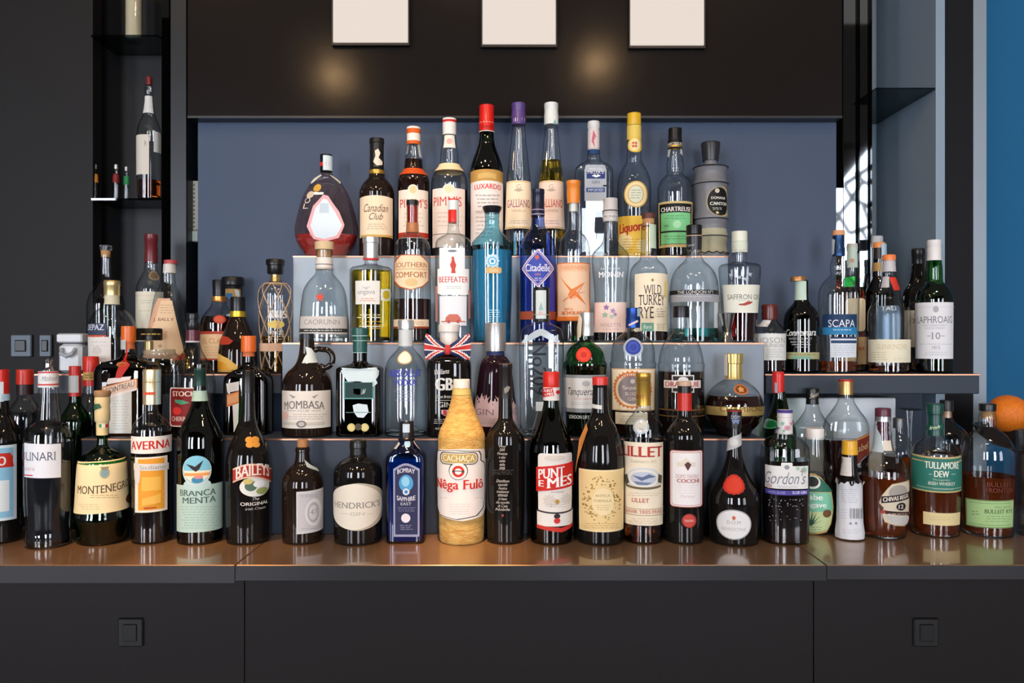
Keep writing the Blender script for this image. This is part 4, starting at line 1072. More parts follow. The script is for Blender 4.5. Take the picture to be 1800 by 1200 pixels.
l = b.lab(); l.rect(992.5, 659, 1063, 725, '#8f9396'); l.rect(992.5, 664.5, 1063, 718, '#dcdbd8'); l.text('Tanqueray', 1024, 690, 50, 17, '#3a3a3e', shear=.35); l.ell(1030, 674, 7, 5, '#b4b5b8'); l.text('EXPORT STRENGTH', 1026, 701, 32, 3.2, '#c48a86'); l.fine(1000, 706, 1056, 712, 2, '#b0b0b2', .8)
l = b.lab('lower_print'); l.text('LONDON DRY GIN', 1024, 733, 46, 6.5, '#c9cfcc', bold=.03)

b = B('gin_bottle', 'clear shaker-shaped gin bottle with blue cap, blue seal and round orange label print', 1112.5, D2, ZS1,
      [(574, 12), (581, 13.5), (587, 20), (596, 30), (607, 36.5), (620, 38.5), (634, 39), (638, 41), (642, 41), (648, 40), (762, 38.5)], 'clear', G2)
b.liq(720, 'redbrown', k=.95)
b.cap([(541, 12.6), (558, 12.7), (559, 13.2), (576, 13)], foil('#27488f'), ridge=(30, .015)); oc = OnCap(b, [(541, 13), (576, 13.2)]); l = oc.lab('tax_strip'); l.rect(1120, 542, 1127, 556, '#b9cfd4', 6, 3); l.poly([(1105, 570), (1120, 562), (1122, 565), (1106, 573)], '#d8c8c4', 2, 2)
l = b.lab('blue_seal', .0006); l.ell(1113, 610, 17, 17, pbr('seal_glass_rim', '#9aa6b0', .2)); l.ell(1113, 610, 13.2, 13.2, '#2a3d8e'); l.ell(1113, 610, 9, 9, '#3b50a8'); l.ell(1113, 610, 6.5, 6.5, '#2a3d8e')
l = b.lab(); l.rect(1076, 648, 1150.5, 722, '#d9b98a'); l.rect(1078, 650, 1148.5, 720, '#ead9bc'); l.star(1112, 685, 34, '#cf7a42', 30, .9); l.ell(1112, 685, 29, 29, '#ead3b2'); l.ell(1112, 685, 25, 25, '#8d8284'); l.text('CHARLES', 1104, 660, 26, 6, '#b8542e', tilt=-6, bold=.02); l.text('Tanqueray', 1112, 682, 36, 8, '#e6dccb', shear=.3); l.text('BLOOM', 1112, 692, 24, 5.5, '#ded2c2'); l.text('GIN', 1112, 701, 16, 6, '#ded2c2'); l.ell(1112, 670, 4, 4, '#c9c2bd')
l = b.lab('lower_label'); l.rect(1082, 725, 1138, 746, '#e6d9bd'); l.fine(1088, 729, 1132, 742, 3, '#b9a684')

b = B('liqueur_bottle', 'stout clear-shouldered dark liqueur bottle with black cap and red letters on white', 1197, D2, ZS1,
      [(556, 13.5), (575, 14), (586, 16), (593, 23), (603, 31), (615, 36), (628, 39), (637, 40), (639, 41.5), (644, 41.5), (648, 41), (700, 41), (762, 40.5)], 'clear', G2)
b.liq(652, 'dark', k=.975)
b.cap([(538, 14.6), (540, 15), (558, 14.8)], plastic('#16161a'))
l = b.lab(); l.rect(1181, 659, 1220, 690, '#d4d2cf'); l.rect(1183, 661, 1218, 688, '#2a2322'); l.ell(1201, 668, 9, 6, '#d4d2cf'); l.rect(1167.5, 668.5, 1231, 682, '#ded8d2'); l.text('DRAMBUIE', 1199.5, 675.2, 58, 9, '#b0302a', bold=.02)
b.band(716, 718.5, '#6a4a26', 'gold_line', .0004); b.band(727, 729, '#6a4a26', 'gold_line', .0004)

b = B('liqueur_bottle', 'orb-shaped dark raspberry liqueur bottle with gold belt and gold crown cap', 1290, 1.532, ZS1,
      [(660, 14), (666, 16), (671, 25), (679, 36), (690, 45), (702, 50.5), (714, 52.5), (727, 51.5), (738, 47), (748, 40), (756, 32), (760, 29), (763, 29)], 'clear', G2)
b.liq(694, 'redbrown', k=.975)
b.cap([(621, 16.5), (638, 16), (639, 14.5), (662, 15), (666, 16.5)], foil('#d8bf7a'), ridge=(14, .04)); oc = OnCap(b, [(621, 16.8), (666, 16.5)]); l = oc.lab('tax_strip', .0012); l.rect(1274, 622, 1280, 660, '#d9d3c0', 5, 6)
b.band(711.5, 726.5, pbr('belt_gold', '#c9ac68', .35, metal=.6), 'gold_belt', .0012); l = b.lab('belt_print', .0014); l.text('CHAMBORD', 1303, 719, 74, 9, '#6b5526', bold=.01)
l = b.lab('gold_seal', .0006); l.ell(1302, 684, 12, 9.5, '#b86a34'); l.ell(1302, 684, 9.5, 7, '#6b3a1e'); l.star(1302, 684, 6, '#d0904e', 5, .6)

# Cointreau-like pair, decanter and stock bottle on the left end of the lowest step
def orange_bottle(cx, d, hw, y0, label, ribbon):
    b = B('liqueur_bottle', label, cx, d, ZS1, [(y0 + 26, 9.5), (y0 + 50, 12), (y0 + 57, 18), (y0 + 63, hw * .72), (y0 + 72, hw * .95), (y0 + 84, hw), (764, hw)], 'amber', G2, n=6, dep=.66, neck=y0 + 62)
    b.liq(y0 + 60, pbr('liquid_brown_dark', (.016, .007, .004), .1), k=.97)
    b.cap([(y0, 13.3), (y0 + 24, 13.6), (y0 + 28, 13.2)], plastic('#df6a22'))
    return b
b = orange_bottle(226, 1.53, 53, 573, 'square dark amber liqueur bottle with orange cap, red neck ribbon and slanted banner label', True)
b.band(600, 613, '#c96a3c', 'neck_band'); oc = OnCap(b, [(573, 13.8), (613, 13.8)]); l = oc.lab('tax_strip'); l.rect(211, 597, 221, 614, '#b9bcb6', 6, 3)
l = b.lab('ribbon', .0008); l.poly([(215, 613), (227, 613), (224, 632), (228, 640), (215, 664), (207, 664), (211, 640), (214, 632)], '#b8281c', 4); l.ell(215, 640, 10, 4.5, '#a8642c')
l = b.lab(); l.rect(192, 684, 231.5, 769, '#d8dcd6'); l.fine(197, 702, 227, 756, 11, '#aeb6b0', .9); l.poly([(190, 665), (231, 661), (229, 668), (186, 676)], '#e4d8d0', 4); l.rect(180, 672, 242, 690, '#c87a44', tilt=-15); l.rect(182, 674, 240, 688, '#e3c7b0', tilt=-15); l.text('COINTREAU', 211, 681, 52, 10, '#7d6a5e', tilt=-14, bold=.01); l.poly([(190, 694), (241, 681), (242, 685), (205, 698), (190, 701)], '#e6dcd4', 4)
b = orange_bottle(437, 1.552, 40, 590, 'smaller square amber liqueur bottle with orange cap, mostly hidden by the black cream-liqueur bottle', False)
b.band(618, 626, '#c96a3c', 'neck_band')
l = b.lab(); l.rect(399, 690, 420, 712, '#cf7a40', tilt=-6); l.rect(400, 693, 419, 708, '#e0a070', tilt=-6); l.poly([(409, 712), (420, 708), (419, 742), (411, 760)], '#dcdedc', 4); l.poly([(398, 674), (420, 670), (420, 686), (400, 690)], '#d9d4d0', 4)

b = B('decanter', 'flat clear decanter with broad black gold-printed stopper behind the square amber bottle', 280, 1.588, ZS1,
      [(614, 27), (620, 28), (628, 38), (640, 46), (656, 48), (764, 44)], 'clear', G2, n=2.5, dep=.42, neck=626)
b.cap([(599, 8), (615, 8)], foil('#d0b980'), 'cork', dx=-18); b.cap([(577, 23), (579, 24), (597, 24), (598, 23)], plastic('#15130f'), 'stopper', dx=-18)
oc = OnCap(b, [(577, 24), (598, 24)]); oc.X -= 18 * 1.588 / F; oc.cx = 262
l = oc.lab('stopper_print'); l.fine(246, 584, 282, 590, 1, '#c9a95a', 2.2)
for l in oc.labs:
    l.shift = -18 * 1.588 / F

b = B('sherry_bottle', 'clear flared bottle with black pourer and red round-cornered label, above the green bottle', 339, 1.53, ZS1,
      [(566, 11), (580, 11), (600, 12), (612, 15), (626, 22), (642, 32), (656, 38), (672, 40.5), (764, 41)], 'clear', G2, heel=True)
b.cap([(550, 9), (552, 11), (560, 11), (561, 9.5), (566, 9.5), (567, 13), (574, 13.4), (578, 12), (580, 11.6)], plastic('#14161a'), 'pourer')
b.band(580, 600, pbr('maroon_film', '#5e2430', .3), 'neck_foil'); l = b.lab('neck_line', .0008); l.rect(326, 599, 352, 601.5, '#c9c3c4', 14, 1)
l = b.lab(); l.rrect(299, 681, 346, 750, 6, '#d9cfc6'); l.rrect(300.5, 683, 344.5, 748, 6, '#7d1f1e'); l.text('STOCK', 324, 692, 40, 9, '#e6dcd4', bold=.03); l.poly([(308, 702), (322, 703), (334, 708), (320, 711), (309, 707)], '#4a9c7a', 3); l.ell(312, 722, 7, 7, '#c8302a'); l.text('CHERRY', 318, 736, 30, 8, '#d9b9b0', bold=.02)
b.liq(742, 'amber')

# ------------------------------------------------------------------ front row on the counter
GF = 'bottles along the front of the counter'
DF = 1.435
b = B('vermouth_bottle', 'dark bottle cut off by the picture edge, red cap and blue-white label with red band', 0, DF, ZC,
      [(698, 15), (712, 16), (728, 20), (745, 30), (760, 38), (775, 41), (948, 41)], 'black', GF)
b.cap([(649, 16.5), (680, 17), (700, 16.5)], plastic('#d32a1e'), ridge=(30, .012)); oc = OnCap(b, [(649, 17), (700, 17)]); l = oc.lab('neck_label', .0004); l.rect(-14, 671, 6, 706, '#d8dde0'); l.rect(2, 692, 18, 704, '#b6d3e0', 8, 2)
l = b.lab(); l.rect(-38, 783, 29, 916, '#d4e2e8'); l.rect(-34, 788, 23, 911, '#8cc0d8'); l.rect(-30, 845, 16, 900, '#dfe4e2'); l.rect(-36, 802, 22, 818, '#c8301f'); l.poly([(-30, 797), (18, 797), (24, 822), (-34, 822)], '#c8301f', 4); l.text('O', 3, 810, 15, 16, '#eeeae4', bold=.04)

b = B('liqueur_bottle', 'clear bottle with red cap and dark band standing back beside the dark wall', 44, 1.55, ZC,
      [(688, 12), (700, 15), (712, 24), (724, 32), (740, 35), (930, 35)], 'clear', 'bottles at the back of the counter')
b.liq(722, pbr('liquid_blue_black', (.008, .009, .012), .1), k=.97)
b.cap([(649, 15.8), (675, 16)], plastic('#cf3324'), ridge=(30, .012)); b.cap([(675, 15.6), (693, 15.6)], pbr('dark_band', '#30191a', .4), 'cap_band')

b = B('sambuca_bottle', 'clear waisted liqueur bottle with white label and metal pourer at the front', 85, 1.405, ZC,
      [(650, 17.5), (682, 18), (700, 19), (722, 22), (736, 24), (741, 26), (745, 33), (752, 40), (762, 44), (775, 45), (880, 44), (905, 42), (925, 41), (945, 42.5)], 'clear', GF, heel=True)
b.liq(775, pbr('liquid_clear_dark', (.012, .013, .017), .05), k=.9)
b.cap([(630, 7), (632, 9), (640, 7), (648, 8.5), (651, 10)], pbr('polished_steel', (.62, .6, .58), .12, metal=1), 'pourer'); b.band(652, 680, '#e2e3e3', 'neck_label'); l = b.lab('neck_print', .0008); l.rect(66, 653, 106, 655.5, '#c8403a', 18, 1); l.rect(66, 674.5, 106, 677, '#c8403a', 18, 1); l.text('Molinari', 87, 664.5, 26, 9, '#9aa0a6', shear=.35, tilt=-2)
l = b.lab(); l.rect(43, 780, 107, 840, '#dfe4ea', tilt=3); l.text('MOLINARI', 68, 802, 60, 15, '#5a6070', serif=True, tilt=1); l.text('extra', 52, 824, 18, 6, '#c9a4a4'); l.rect(43, 834, 58, 836, '#c8403a', 6, 1)

b = B('amaro_bottle', 'bell-shaped dark green amaro bottle with wide cream label and paper-wrapped cork neck', 180, 1.43, ZC,
      [(692, 10), (740, 10), (770, 9.5), (783, 11), (789, 20), (795, 31), (802, 39), (810, 43.5), (830, 45.5), (870, 48), (897, 50), (902, 51.5), (908, 52), (916, 50), (935, 45), (948, 42)], 'green', GF)
b.liq(800, pbr('liquid_green_black', (.006, .008, .005), .1), k=.97)
b.cap([(686, 15), (692, 15.5), (697, 14)], pbr('cork_brown', '#9c7a54', .7), 'cork')
b.cap([(697, 14), (706, 14.6), (712, 13.4), (722, 14.2), (738, 14), (741, 12.5)], paint('#dcc793'), 'neck_wrap'); b.band(741, 764, '#e3cc94', 'neck_paper', .0012)
l = b.lab('neck_stripes', .0018); l.rect(175, 745, 179, 751, '#3f8f5a', 3, 2); l.rect(179, 745, 184, 751, '#e6e0d2', 3, 2); l.rect(184, 745, 188, 751, '#c0392b', 3, 2)
oc = OnCap(b, [(697, 14.8), (741, 14.4)]); l = oc.lab('seal', .0004); l.poly([(163, 711), (176, 709), (179, 716), (168, 721), (162, 718)], '#2f5a44', 3)
l = b.lab(); l.rect(131, 810, 228, 902, '#ead8a8', tilt=-4); l.text('MONTENEGRO', 181, 857, 88, 14, '#5a4630', bold=.015, serif=True, tilt=-6, arc=-2); l.ell(184, 831, 9, 10, '#a9a888'); l.ell(184, 831, 6, 7, '#7fa0a8'); l.poly([(176, 820), (192, 820), (188, 826), (180, 826)], '#8d8a6a', 2); l.fine(155, 868, 210, 876, 2, '#b59c68'); l.ell(224, 876, 4, 9, '#6b3a24'); l.fine(140, 884, 176, 896, 3, '#cbb482')

b = B('amaro_bottle', 'dark amaro bottle with red-on-white name band and orange picture label', 266.5, DF, ZC,
      [(708, 10.5), (722, 12), (729, 17), (737, 26), (745, 32), (755, 35.5), (770, 36), (948, 36)], 'clear', GF)
b.liq(757, 'dark', k=.975)
b.cap([(649, 15.3), (670, 15.5), (671, 16), (710, 15.6)], foil('#d4c29c')); oc = OnCap(b, [(649, 16.2), (710, 16.2)]); l = oc.lab('tax_strip'); l.rect(273, 650, 291, 710, '#b7d0cd', 10, 6); l.rect(253, 689, 273, 694, '#c9553a', 10, 1); l.rect(252, 671, 292, 672, '#8d7c58', 18, 1)
l = b.lab('name_band'); l.rect(230.5, 767, 302, 797, '#e6e2da'); l.text('AVERNA', 265, 782, 66, 15, '#c32a22', bold=.03, tilt=-2)
l = b.lab(); l.rect(237.5, 803, 294, 900, '#e4dccb', tilt=-1); l.rect(243, 806, 289, 896, '#e09a2e', tilt=-1); l.rect(249, 838, 283, 862, '#eab450'); l.rect(236, 815, 296, 827, '#d9d5cc', tilt=2); l.text('Siciliano', 268, 821, 44, 7, '#8d8a88', serif=True); l.ell(242, 832, 5, 20, '#d4cfc4'); l.rect(253, 891, 275, 893.5, '#b8461e', 8, 1); l.poly([(250, 876), (282, 868), (282, 884), (250, 888)], '#eab450', 3)

b = B('amaro_bottle', 'tall dark green bottle with round eagle picture and pale green label', 351.5, DF, ZC,
      [(640, 10), (672, 10.3), (690, 12), (705, 14.5), (722, 20), (740, 29), (756, 36.5), (770, 40), (785, 40.7), (948, 40.5)], 'deepgreen', GF)
b.liq(770, pbr('liquid_green_dark', (.004, .012, .005), .1), k=.97)
b.cap([(646, 10.6), (652, 11), (653, 10.4), (678, 11)], plastic('#1b3a32'), ridge=(24, .02)); b.band(686, 704, '#9fbbae', 'neck_label', .0008)
l = b.lab('round_picture', .0002); l.ell(347, 852, 24, 11, '#b6d2cc'); l.ell(346.5, 827, 25, 26.5, '#c9d4cc'); l.ell(346.5, 825, 23.5, 24.5, '#7cc0d6'); l.poly([(323.5, 827), (369.5, 827), (366, 838), (356, 846), (337, 846), (327, 838)], '#eadfc2', 4); l.rect(325, 831, 368, 836, '#e39a52'); l.poly([(328, 815), (339, 818), (346, 822), (357, 809), (351, 824), (345, 829), (338, 824)], '#2a2622', 3, 2); l.ell(347, 843, 10, 6, '#3f86a8'); l.ell(349, 838, 8, 3, '#d98a86')
l = b.lab(); l.rect(311, 853, 392, 936, '#b3cdc0', arc=1); l.text('BRANCA', 348, 866, 62, 11, '#4a6660', bold=.02, serif=True); l.text('MENTA', 350, 879, 58, 10.5, '#4a6660', bold=.02, serif=True); l.fine(317, 888, 387, 930, 9, '#8fae9f', 1)

b = B('liqueur_bottle', 'black cream-liqueur bottle with arched red label and landscape picture', 436.5, DF, ZC,
      [(652, 10.5), (690, 11.5), (728, 13), (748, 17), (765, 25), (782, 33), (798, 38), (815, 40), (948, 39)], 'black', GF)
b.cap([(650, 10.2), (652, 11), (690, 11.8)], plastic('#151312'))
l = b.lab('gold_emblem'); [l.ell(x, y, 7, 5.6, '#c98a35') or l.ell(x, y, 3.5, 2.4, '#0f0d0c') for x, y in ((438, 772.5), (448.5, 772), (439, 781), (449.5, 780.5))]
def arch(cx, y, w, h, rise, s=1.0):
    up = [(cx - w / 2 + w * i / 14, y + rise * (2 * i / 14 - 1) ** 2 - h / 2) for i in range(15)]
    lo = [(cx + w / 2 * .9 - w * .9 * i / 14, y + rise * (2 * i / 14 - 1) ** 2 + h / 2) for i in range(15)]
    return up + lo
l = b.lab(); l.ell(447, 855, 26, 18, '#d8d8d0'); l.ell(441, 854, 11, 9, '#4f6a58'); l.ell(436, 846, 9, 5, '#c3b56a'); l.ell(460, 862, 10, 6, '#8f9a5c'); l.ell(455, 850, 10, 6, '#e4e6e4')
for i in range(14):                       # the arched banner in short tiles
    x0 = 410 + 67 * i / 14; x1 = 410 + 67 * (i + 1) / 14
    f0 = 9 * ((x0 - 443.5) / 33.5) ** 2; f1 = 9 * ((x1 - 443.5) / 33.5) ** 2
    for c, t in (('#d9b29a', 12.5), ('#a3301f', 9.5)):
        l.poly([(x0, 827 + f0 - t), (x1, 827 + f1 - t), (x1, 827 + f1 + t), (x0, 827 + f0 + t)], c, 2, 1)
    l.lay -= 2
l.lay += 4; l.text('BAILEYS', 443.5, 831.5, 56, 21, '#ecd9cc', bold=.03, arc=6.5); l.text('The', 449, 876, 11, 5, '#cfcac4', shear=.3); l.text('ORIGINAL', 446, 884, 46, 6, '#d4d0ca', bold=.02, arc=-1); l.text('Irish Cream', 448, 893, 34, 4.5, '#bdb8b2', shear=.3)

b = B('gin_bottle', 'small black apothecary gin bottle with cork and grey engraved label turned aside', 532, DF, ZC,
      [(785, 11), (806, 13), (814, 15), (822, 24), (832, 31), (843, 35.5), (855, 36.5), (948, 36)], 'brownblack', GF)
b.cap([(772, 9.8), (785, 9.6)], pbr('cork_light', '#b27a48', .7), 'cork'); b.cap([(785, 12), (787, 13), (793, 13), (794, 11.5)], GL['brownblack'], 'neck_lip')
l = b.lab('tax_strip'); l.poly([(536, 806), (541, 812), (553, 828), (549, 832), (538, 820)], '#b9c4bf', 3)
l = b.lab(); l.rect(521, 862, 568, 936, '#c9c5c2', tilt=-2); l.rect(524, 866, 566, 932, '#bcb8b8', tilt=-2); l.ell(550, 900, 14, 24, '#d2cecb'); l.ell(550, 900, 10, 18, '#a9a6a8'); l.ell(550, 900, 7, 13, '#c9c5c2'); l.text('47', 551, 899, 12, 9, '#8d8a8c', serif=True); l.fine(526, 868, 562, 874, 2, '#9c999b'); l.fine(526, 926, 560, 931, 1, '#9c999b')

b = B('gin_bottle', 'black apothecary gin bottle with cream diamond label', 629.5, DF, ZC,
      [(798, 15), (803, 17), (806, 25), (811, 33), (817, 38.5), (824, 42), (835, 43), (948, 42.5)], 'black', GF)
b.cap([(773, 14.3), (775, 15), (786, 15), (787, 14), (798, 14.2), (800, 16)], plastic('#171514'), 'stopper')
def bulge(cx, cy, rx, ry, q=1.22):
    return [(cx + rx * (abs(cos(t)) ** q) * (1 if cos(t) > 0 else -1), cy + ry * (abs(sin(t)) ** q) * (1 if sin(t) > 0 else -1)) for t in [2 * pi * i / 40 for i in range(40)]]
l = b.lab(); l.poly(bulge(628.5, 891, 44, 42), '#b9ad98', 9, 1); l.poly(bulge(628.5, 891, 42.5, 40.5), '#e2d8c4', 9, 1); l.text("HENDRICK'S", 628, 888, 78, 11, '#8f877a', bold=.01, serif=True); l.text('GIN', 628, 903, 26, 6, '#b4aa98', serif=True); l.rect(600, 902, 612, 903, '#c4b9a4', 4, 1); l.rect(645, 902, 657, 903, '#c4b9a4', 4, 1)

b = B('gin_bottle', 'slim square blue gin bottle with navy arched label in silver frame', 714.5, DF, ZC,
      [(766, 11.5), (776, 14), (786, 20), (794, 29), (800, 33), (808, 34), (948, 33)], 'sapphire', GF, n=6, dep=.8, neck=795)
b.liq(803, pbr('liquid_sapphire', '#2a70b0', 0.0, trans=.45), k=.92)
b.cap([(739, 12.3), (741, 13), (768, 13.2), (770, 15), (774, 14)], plastic('#17171c')); oc = OnCap(b, [(739, 13.3), (768, 13.3)]); l = oc.lab('cap_window'); l.rect(708, 745, 720, 760, '#c4d2dc', 8, 4)
l = b.lab('neck_tag'); l.poly([(692, 783), (697, 777), (702, 780), (700, 789), (693, 790)], '#d0ccb8', 3); l.poly([(727, 770), (733, 770), (741, 788), (735, 791)], '#cfd0c4', 3); l.ell(716, 779, 5, 7, '#9fc4d8')
def archlab(x0, x1, y0, y1, rise):
    return [(x0, y1), (x0, y0 + rise)] + [(x0 + (x1 - x0) * i / 12, y0 + rise * (1 - sin(pi * i / 12))) for i in range(1, 12)] + [(x1, y0 + rise), (x1, y1)]
l = b.lab(); l.poly(archlab(691.5, 737.5, 814, 943, 10), '#8d92ac'); l.poly(archlab(694.5, 734.5, 818, 939, 9), '#262a4c'); l.text('BOMBAY', 714, 829, 31, 8, '#d4d6e2', bold=.03, arc=3); l.ell(714, 849, 12.5, 15, '#4a94c2'); l.ell(713, 846, 7, 9, '#86c0dc'); l.ell(714, 864, 6, 6, '#c4d0dc'); l.ell(714, 864, 3, 3, '#3a7ab0'); l.text('SAPPHIRE', 714, 874, 33, 8, '#d4d6e2', bold=.03, arc=-3); l.text('EAST', 714, 885, 19, 5, '#c9ccd8', bold=.02); l.fine(699, 890, 731, 899, 3, '#7d82a4', .8); l.ell(713.5, 910, 8, 8, '#d2d2d8'); l.fine(702, 921, 726, 931, 3, '#9598b4', .8)

b = B('cachaca_bottle', 'straw-wrapped bottle with white barrel-shaped label and white screw cap', 811.5, DF, ZC,
      [(681, 15), (695, 17), (712, 21), (728, 26), (742, 32), (755, 38), (766, 41), (785, 41.5), (900, 40), (930, 39.5), (948, 38)], 'straw', GF)
b.cap([(666, 14.6), (668, 15), (683, 15)], plastic('#d9d5cb'), ridge=(30, .012)); b.band(683, 693, '#c9b46a', 'neck_band', .0005)
# barrel outline
def barrel(g): 
    return [(769 - g, 850), (769 - g, 826), (772 - g, 815), (778, 811 - g), (778, 800), (781, 794 - g), (811, 791 - g), (839, 794 - g), (842, 800), (842, 811 - g), (849 + g, 816), (851 + g, 830), (851 + g, 880), (848 + g, 896), (836, 908 + g), (811, 913 + g), (786, 908 + g), (774 - g, 896), (770 - g, 880)]
l = b.lab('front_label', .0012); l.poly(barrel(2.4), '#e4ded6', 10, 2); l.poly([(811 + (x - 811) * .97, 852 + (y - 852) * .985) for x, y in barrel(1)], '#2c2a2a', 10, 2); l.poly([(811 + (x - 811) * .945, 852 + (y - 852) * .965) for x, y in barrel(1)], '#e4ded8', 10, 2)
l.ell(806, 827, 16, 16, '#2c2a2a'); l.rrect(775.5, 795, 839, 816.5, 9, '#2c2a2a'); l.rrect(777, 796.5, 837.5, 815, 8, '#ded8c8'); l.rrect(778.5, 798, 836, 813.5, 7, '#b29a58'); l.text('CACHAÇA', 807, 806.5, 52, 13, '#ece2c4', bold=.015); l.ell(806, 827.5, 14.5, 14.5, '#e4ded8'); l.ell(806, 828, 10, 10, '#c4271f'); l.ell(806, 828, 6, 5.5, '#e4ded8'); l.rect(796, 826.5, 816, 829.5, '#3a3232'); l.poly([(800, 828), (812, 828), (806, 834)], '#e4ded8', 2); l.text('Nêga Fulô', 809, 854, 74, 22, '#c4271f', bold=.02, serif=True); l.fine(790, 883, 828, 904, 5, '#c9bcb2', .8); l.fine(775, 872, 788, 876, 1, '#c9bcb2'); l.fine(831, 872, 846, 876, 1, '#c9bcb2')

b = B('wine_bottle', 'slender black bottle with a column of white script and black capsule', 888.5, DF, ZC,
      [(652, 11.3), (700, 12), (734, 13), (745, 19), (754, 27), (764, 32.5), (778, 34), (860, 34), (948, 32.5)], 'black', GF)
b.cap([(638, 11.8), (646, 12.2), (647, 11.8), (700, 12.3)], plastic('#1d1918')); oc = OnCap(b, [(638, 12.2), (700, 12.3)]); l = oc.lab('cap_crest'); l.poly([(886, 683), (891, 678), (897, 680), (893, 688), (887, 692)], '#8a8478', 2); l.rect(876, 639, 902, 640, '#8a5a3c', 14, 1)
l = b.lab('script_print')
for i, (w, wd) in enumerate((('Vino', 12), ('con', 9), ('Finezza', 17), ('e alto', 11), ('nobile', 10), ('della', 9), ('uva', 9))):
    l.text(w, 883, 784 + 6.4 * i, wd, 4.8, '#b9b6ae', shear=.3)
for i, (w, wd) in enumerate((('Distillato', 22), ('secondo', 16), ("l'antica", 14), ('tradizione', 20), ('ottenuto', 16), ('in base', 14), ('alla raccolta', 22), ('di Casa', 16), ('Nobile', 24))):
    l.text(w, 884, 845 + 6.2 * i, wd, 4.8, '#b9b6ae', shear=.3)
l.fine(868, 824, 902, 834, 3, '#4a4644', 1); l.ell(884, 905, 2, 2.5, '#7a3a28')

b = B('vermouth_bottle', 'green-necked dark vermouth bottle with red cap and red band across white label', 969, DF, ZC,
      [(700, 13), (715, 15), (732, 19.5), (748, 25), (764, 31.5), (778, 36.5), (792, 38.5), (810, 38.5), (948, 36.5)], 'deepgreen', GF)
b.liq(722, pbr('liquid_brown_dark', (.016, .007, .004), .1), k=.975)
b.cap([(653, 14), (655, 14.6), (678, 14.6), (680, 14.2)], plastic('#cf2a1e'), ridge=(30, .012)); b.cap([(680, 14.6), (703, 14.6)], paint('#e0d8d0'), 'neck_label'); oc = OnCap(b, [(680, 14.7), (703, 14.7)]); l = oc.lab('neck_print'); l.poly([(953, 684), (972, 681), (974, 695), (955, 699)], '#c9261c', 3); l.text('PUNT', 964, 686.5, 15, 5, '#ece4dc', bold=.03, tilt=-1); l.text('e MES', 965, 692.5, 14, 5, '#ece4dc', bold=.03, tilt=-1); l.ell(980, 689, 3.2, 3.6, '#c9261c')
l = b.lab(); l.rrect(946, 797, 1005, 900, 6, '#e2dad0'); l.rect(944.5, 897, 1006, 925, '#e2dcd2'); l.poly([(944, 923), (975, 932), (1006, 921), (1006, 927), (975, 936), (944, 929)], '#c3352a', 3); l.rect(944, 896, 1006, 899, '#3a3434', arc=-4); l.ell(979, 907, 5.5, 4.5, '#2c2626'); l.ell(979, 915, 5.5, 5, '#c3352a'); l.ell(975, 805, 18, 5, '#d4c9ba'); l.rect(943.5, 817, 1006, 860, '#c8261c', tilt=-9); l.text('PUNT', 969, 831, 45, 17, '#f0ebe4', bold=.03, serif=True, tilt=-6); l.text('E', 952, 849, 9, 11, '#f0ebe4', bold=.03, serif=True); l.text('MES', 982, 846, 42, 18, '#f0ebe4', bold=.03, serif=True, tilt=-6); l.star(966, 878, 12, '#cfc4b8', 9, .6); l.star(993, 876, 11, '#cfc4b8', 9, .6); l.text('vermouth', 979, 864, 22, 3.5, '#8f857c'); l.ell(979, 881, 3.5, 4, '#b8893a'); l.fine(962, 884, 996, 892, 2, '#c0b5aa', .8)

b = B('vermouth_bottle', 'broad black vermouth bottle with ornate parchment label and paper tag', 1055, DF, ZC,
      [(674, 13), (700, 14), (724, 15.5), (734, 19), (748, 27), (762, 33), (780, 38), (800, 41), (820, 41.5), (948, 40.5)], 'black', GF)
b.cap([(662, 13.7), (664, 14), (676, 14)], plastic('#d0342a')); b.cap([(676, 13.6), (681, 14), (682, 12.6)], GL['black'], 'neck_lip'); l = b.lab('tax_strip', .0004); l.rect(1041, 711, 1058, 718, '#d4d2c8', 8, 2, tilt=2)
tg = MB(); q0 = [(1028, 741), (1030, 752), (1022, 776), (1012, 806), (1008, 826), (1011, 800), (1015, 770)]
k = b.d / F
vv = [((x - 1055) * k * .97, -.022 - .004 * (i % 2), b.zz(y)) for i, (x, y) in enumerate(q0)] + [((x - 1055) * k * .97, -.0212 - .004 * (i % 2), b.zz(y)) for i, (x, y) in enumerate(q0)]
n = len(q0)
tg.add(vv, [tuple(range(n)), tuple(range(2 * n - 1, n - 1, -1))] + [(i, (i + 1) % n, n + (i + 1) % n, n + i) for i in range(n)], paint('#b8702c')).build('paper_tag', b.root, False)['label'] = 'orange-brown paper tag'
l = b.lab(); l.rect(1018, 826, 1096, 935, '#ecd3a0'); l.rect(1021, 829, 1093, 932, '#e8c98e')
rn = random.Random(11)
for i in range(110):
    a = rn.uniform(0, 2 * pi); q = rn.uniform(.62, 1.0)
    x, y = 1058 + 33 * q * cos(a), 878 + 44 * q * sin(a) * .95
    l.ell(x, y, rn.uniform(.8, 2.2), rn.uniform(.7, 1.8), rn.choice(('#9a7a40', '#b08d4e', '#7d6436')), 1); l.lay -= 1
l.lay += 1; l.ell(1060, 882, 19, 24, '#ecd5a4'); l.text('ANTICA', 1059, 871, 26, 4.5, '#9a7f4c', serif=True); l.text('FORMULA', 1059, 880, 30, 4.5, '#9a7f4c', serif=True); l.fine(1046, 886, 1074, 897, 3, '#b89a60', .8); l.fine(1026, 918, 1090, 929, 3, '#b89a60', .9)

